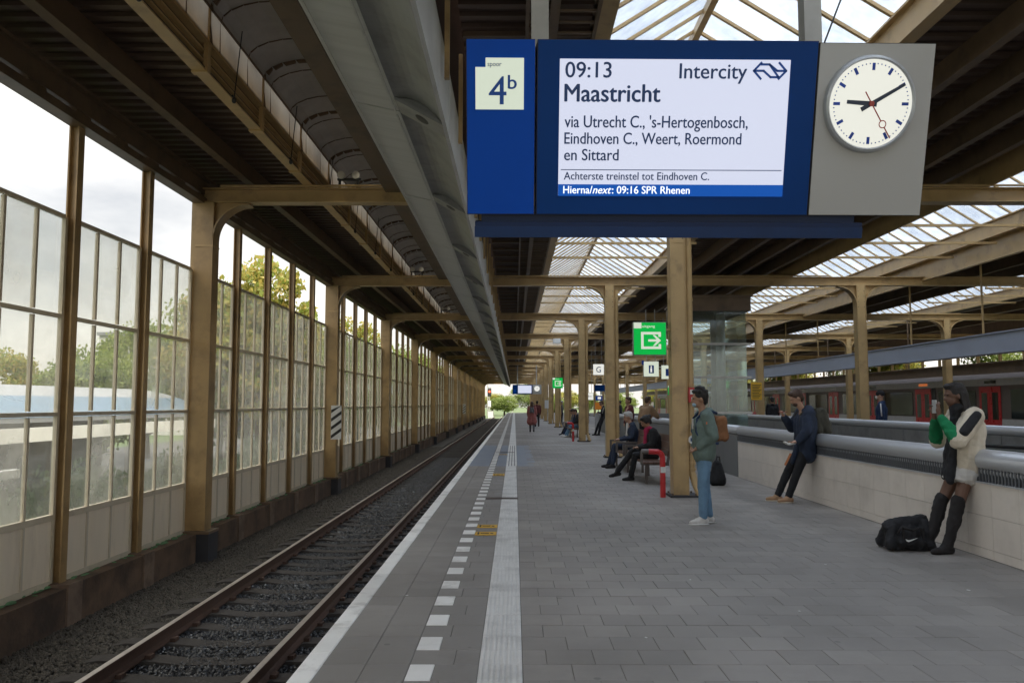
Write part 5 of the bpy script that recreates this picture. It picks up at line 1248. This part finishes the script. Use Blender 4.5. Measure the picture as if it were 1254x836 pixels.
for i, (x, y, k, s_) in enumerate(((-14.5, 41, 3, 1.3), (-9.8, 40, 1, .8), (-10, 37, 3, 1.05), (-14, 38, 1, 1.05), (-10.5, 44, 3, 1.1), (-15, 45, 1, 1.1), (-10.5, 54, 1, .95), (-15, 56, 1, 1.1), (-10.5, 66, 3, 1.2), (-11, 82, 1, 1.1), (-11, 94, 1, 1.1), (-12, 108, 1, 1.1))):
    r = empty('tree', (x, y, -1.9), i * 1.7, '%s bushy green tree close outside the screen, counted from the camera' % ORD[i], 'tree', 'bushy trees outside the screen'); r.scale = (s_,)*3
    link('trunk', kinds[k][1], r); link('crown', kinds[k][0], r)
for i in range(16):
    x = -16 + 4.6*i + (i % 3)*.8; y = 172 + (i*7 % 5)*5; k = (1, 3, 0, 3)[i % 4]
    r = empty('tree', (x, y, -1.2), i * 1.3, '%s tree from the left in the green line closing the view beyond the platforms' % ORD[i], 'tree', 'trees beyond the platform end'); r.scale = (1.35 if k in (1, 0) else 1.5, 1.3, (.80, .95, .72)[i % 3])
    link('trunk', kinds[k][1], r); link('crown', kinds[k][0], r)
for i in range(11):
    r = empty('tree', (33 + (i % 2) * 3, 22 + i*12, -1.8), i, '%s green tree behind the train, counted from the camera' % ORD[i], 'tree', 'trees behind the train'); r.scale = (1.15,)*3
    link('trunk', kinds[1 if i % 2 else 0][1], r); link('crown', kinds[1 if i % 2 else 0][0], r)
hm_ = leaf_mesh('hedge_foliage', M['leaf_c'], .9, .75, 60, 70, .05, 77, 0)
for i in range(12):
    r = empty('hedge_bush', (-7.6 - (i % 3)*.4, 7.5 + 1.7*i, -1.7), i*1.1, '%s dark green hedge bush outside the screen, counted from the left' % ORD[i], 'bush', 'hedge bushes outside the screen'); r.scale = (1, 1, 1.45)
    link('foliage', hm_, r); link('stems', bpy.data.meshes.get('stems') or MB().tube((0,0,0), (0,0,.9), .03, .01, 6).tube((.05,0,0), (.3,.1,.9), .02, .01, 6).tube((0,.05,0), (-.3,-.1,.9), .02, .01, 6).mesh('stems', M['bark']), r)
# curved roof shelter
sh = empty('bus_shelter', (-14, 16, -1.7), label='white and blue curved roof shelter outside behind the glazed screen', cat='shelter')
m = MB(); n = 14
arc = [(-19 + 6.5*i/n, 1.05 + 1.15*math.sin(math.pi*(.10 + .85*i/n))) for i in range(n + 1)]
m.prism(arc + [(x, z - .12) for x, z in arc[::-1]], 8, 33); A(m, 'curved_roof', M['roof_white'], sh)
m = MB(); arc2 = [(x, z + .012) for x, z in arc[11:]]; m.prism(arc2 + [(x, z - .004) for x, z in arc2[::-1]], 14, 33); A(m, 'blue_roof_strip', M['roof_blue'], sh)
A(b1(-12.55, 13, .62, -12.35, 33, .98), 'fascia', M['sign_white'], sh)
for i in range(6): A(MB().box(-13.2, 9 + 4.6*i, -1.7, -13.0, 9.2 + 4.6*i, 1.2), 'post', M['steel_dark'], sh)
A(b1(-17.2, 8, -1.7, -17.0, 33, 1.2), 'back_wall', M['window_dark'], sh)
gr = empty('guard_rail', (-9.6, 6, -1.7), label='low white horizontal guard rail outside at the far left', cat='guard rail')
A(MB().box(-9.7, 4, .18, -9.55, 15.5, .34), 'rail', M['sign_white'], gr)
for i in range(5): A(b1(-9.66, 5 + 2.4*i, -1.7, -9.6, 5.06 + 2.4*i, .18), 'post', M['post_grey'], gr)
# parked bicycle by the hedge
bk = empty('bicycle', (-10.4, 21.5, -1.7), R(80), 'white bicycle parked outside under the shelter fascia', 'bicycle')
def ring(c, r0, r, n=24):
    m = MB(); pts = [V((c[0] + r0*math.cos(2*math.pi*i/n), c[1], c[2] + r0*math.sin(2*math.pi*i/n))) for i in range(n + 1)]
    for a, b in zip(pts[:-1], pts[1:]): m.tube(a, b, r, n=6)
    return m
for x in (-.52, .52):
    w_ = ring((x, 0, .34), .33, .018).obj('wheel', M['black'], bk); sp_ = MB()
    for k in range(10): a = math.pi*k/10; sp_.tube((x - .32*math.cos(a), 0, .34 - .32*math.sin(a)), (x + .32*math.cos(a), 0, .34 + .32*math.sin(a)), .003, n=4)
    sp_.obj('spokes', M['post_grey'], w_)
MB().path([(-.52,0,.34), (-.1,0,.32), (.38,0,.82), (-.22,0,.80), (-.1,0,.32)], .018, 8).path([(-.22,0,.80), (-.52,0,.34)], .012, 6).path([(.38,0,.95), (.36,0,.80), (.52,0,.34)], .016, 6).obj('frame', M['sign_white'], bk)
MB().ball((-.24,0,.93), (.13,.06,.035), 6, 10).tube((-.22,0,.80), (-.24,0,.92), .012).obj('saddle', M['black'], bk); MB().path([(.28,.25,.98), (.38,.1,1.0), (.38,-.1,1.0), (.28,-.25,.98)], .013, 6).obj('handlebar', M['steel'], bk)
# distant buildings outside
def building(x, y, w, d, h, lab, mt='building', nx=6, nz=3):
    r = empty('building', (x, y, -1.7), 0, lab, 'building')
    MB().box(0, 0, 0, w, d, h).obj('wall', M[mt], r); MB().box(-.2, -.2, h, w + .2, d + .2, h + .35).obj('roof', M['roof_white'], r)
    wm = MB().box(0, 0, 0, w/nx*.6, .06, h/nz*.5).mesh('window', M['window_dark']); wm2 = MB().box(0, 0, 0, .06, d/nx*.6, h/nz*.5).mesh('window', M['window_dark'])
    for i in range(nx):
        for j in range(nz):
            link('window', wm, r, (w/nx*(i + .2), -.065, h/nz*(j + .3))); link('window', wm2, r, (w + .005, d/nx*(i + .2), h/nz*(j + .3)))
building(-44, 84, 9, 8, 10.5, 'pale distant building above the shelter at the left')
# platform end: signals, catenary masts
def mast(x, y, lab, arm=3.0):
    r = empty('catenary_mast', (x, y, -1.2), 0, lab, 'mast', 'masts beyond the canopy')
    MB().box(-.12, -.12, 0, .12, .12, 7.5).obj('mast_post', M['post_grey'], r); MB().path([(0,0,6.6), (arm,0,6.9)], .04, 6).path([(0,0,7.4), (arm,0,6.9)], .02, 6).path([(0,0,5.6), (arm,0,5.9), (arm,0,6.9)], .025, 6).obj('bracket_arm', M['post_grey'], r)
mast(-6.0, 156, 'nearest catenary mast beyond the end of the glazed screen'); mast(-6.2, 185, 'farther catenary mast beyond the end of the glazed screen')
mast(-.6, 230, 'farthest thin catenary mast beyond the platform end', -3)
sg = empty('signal', (-4.95, 158, -1.2), 0, 'railway signal with a red light beyond the tunnel of columns', 'signal')
MB().box(-.07, -.07, 0, .07, .07, 4.2).obj('signal_post', M['post_grey'], sg); MB().box(-.35, -.1, 4.2, .35, .1, 5.9).obj('head', M['sign_black'], sg)
MB().tube((0, -.16, 5.2), (0, -.1, 5.2), .17, n=14).obj('lamp', emit('lit_red_signal', (1, .06, .02, 1), 3), sg); MB().box(-.3, -.12, 2.2, .3, -.08, 3.4).obj('plate', M['sign_white'], sg)
sb = empty('signal_cabinet', (-4.6, 154, -1.2), 0, 'white trackside cabinet under the railway signal', 'cabinet'); MB().box(-.5, -.3, 0, .5, .3, 1.4).obj('box', M['sign_white'], sb); MB().box(-.55, -.35, 1.4, .55, .35, 1.46).obj('lid', M['post_grey'], sb)
for o in list(bpy.data.objects):
    if '_P' in o: del o['_P']
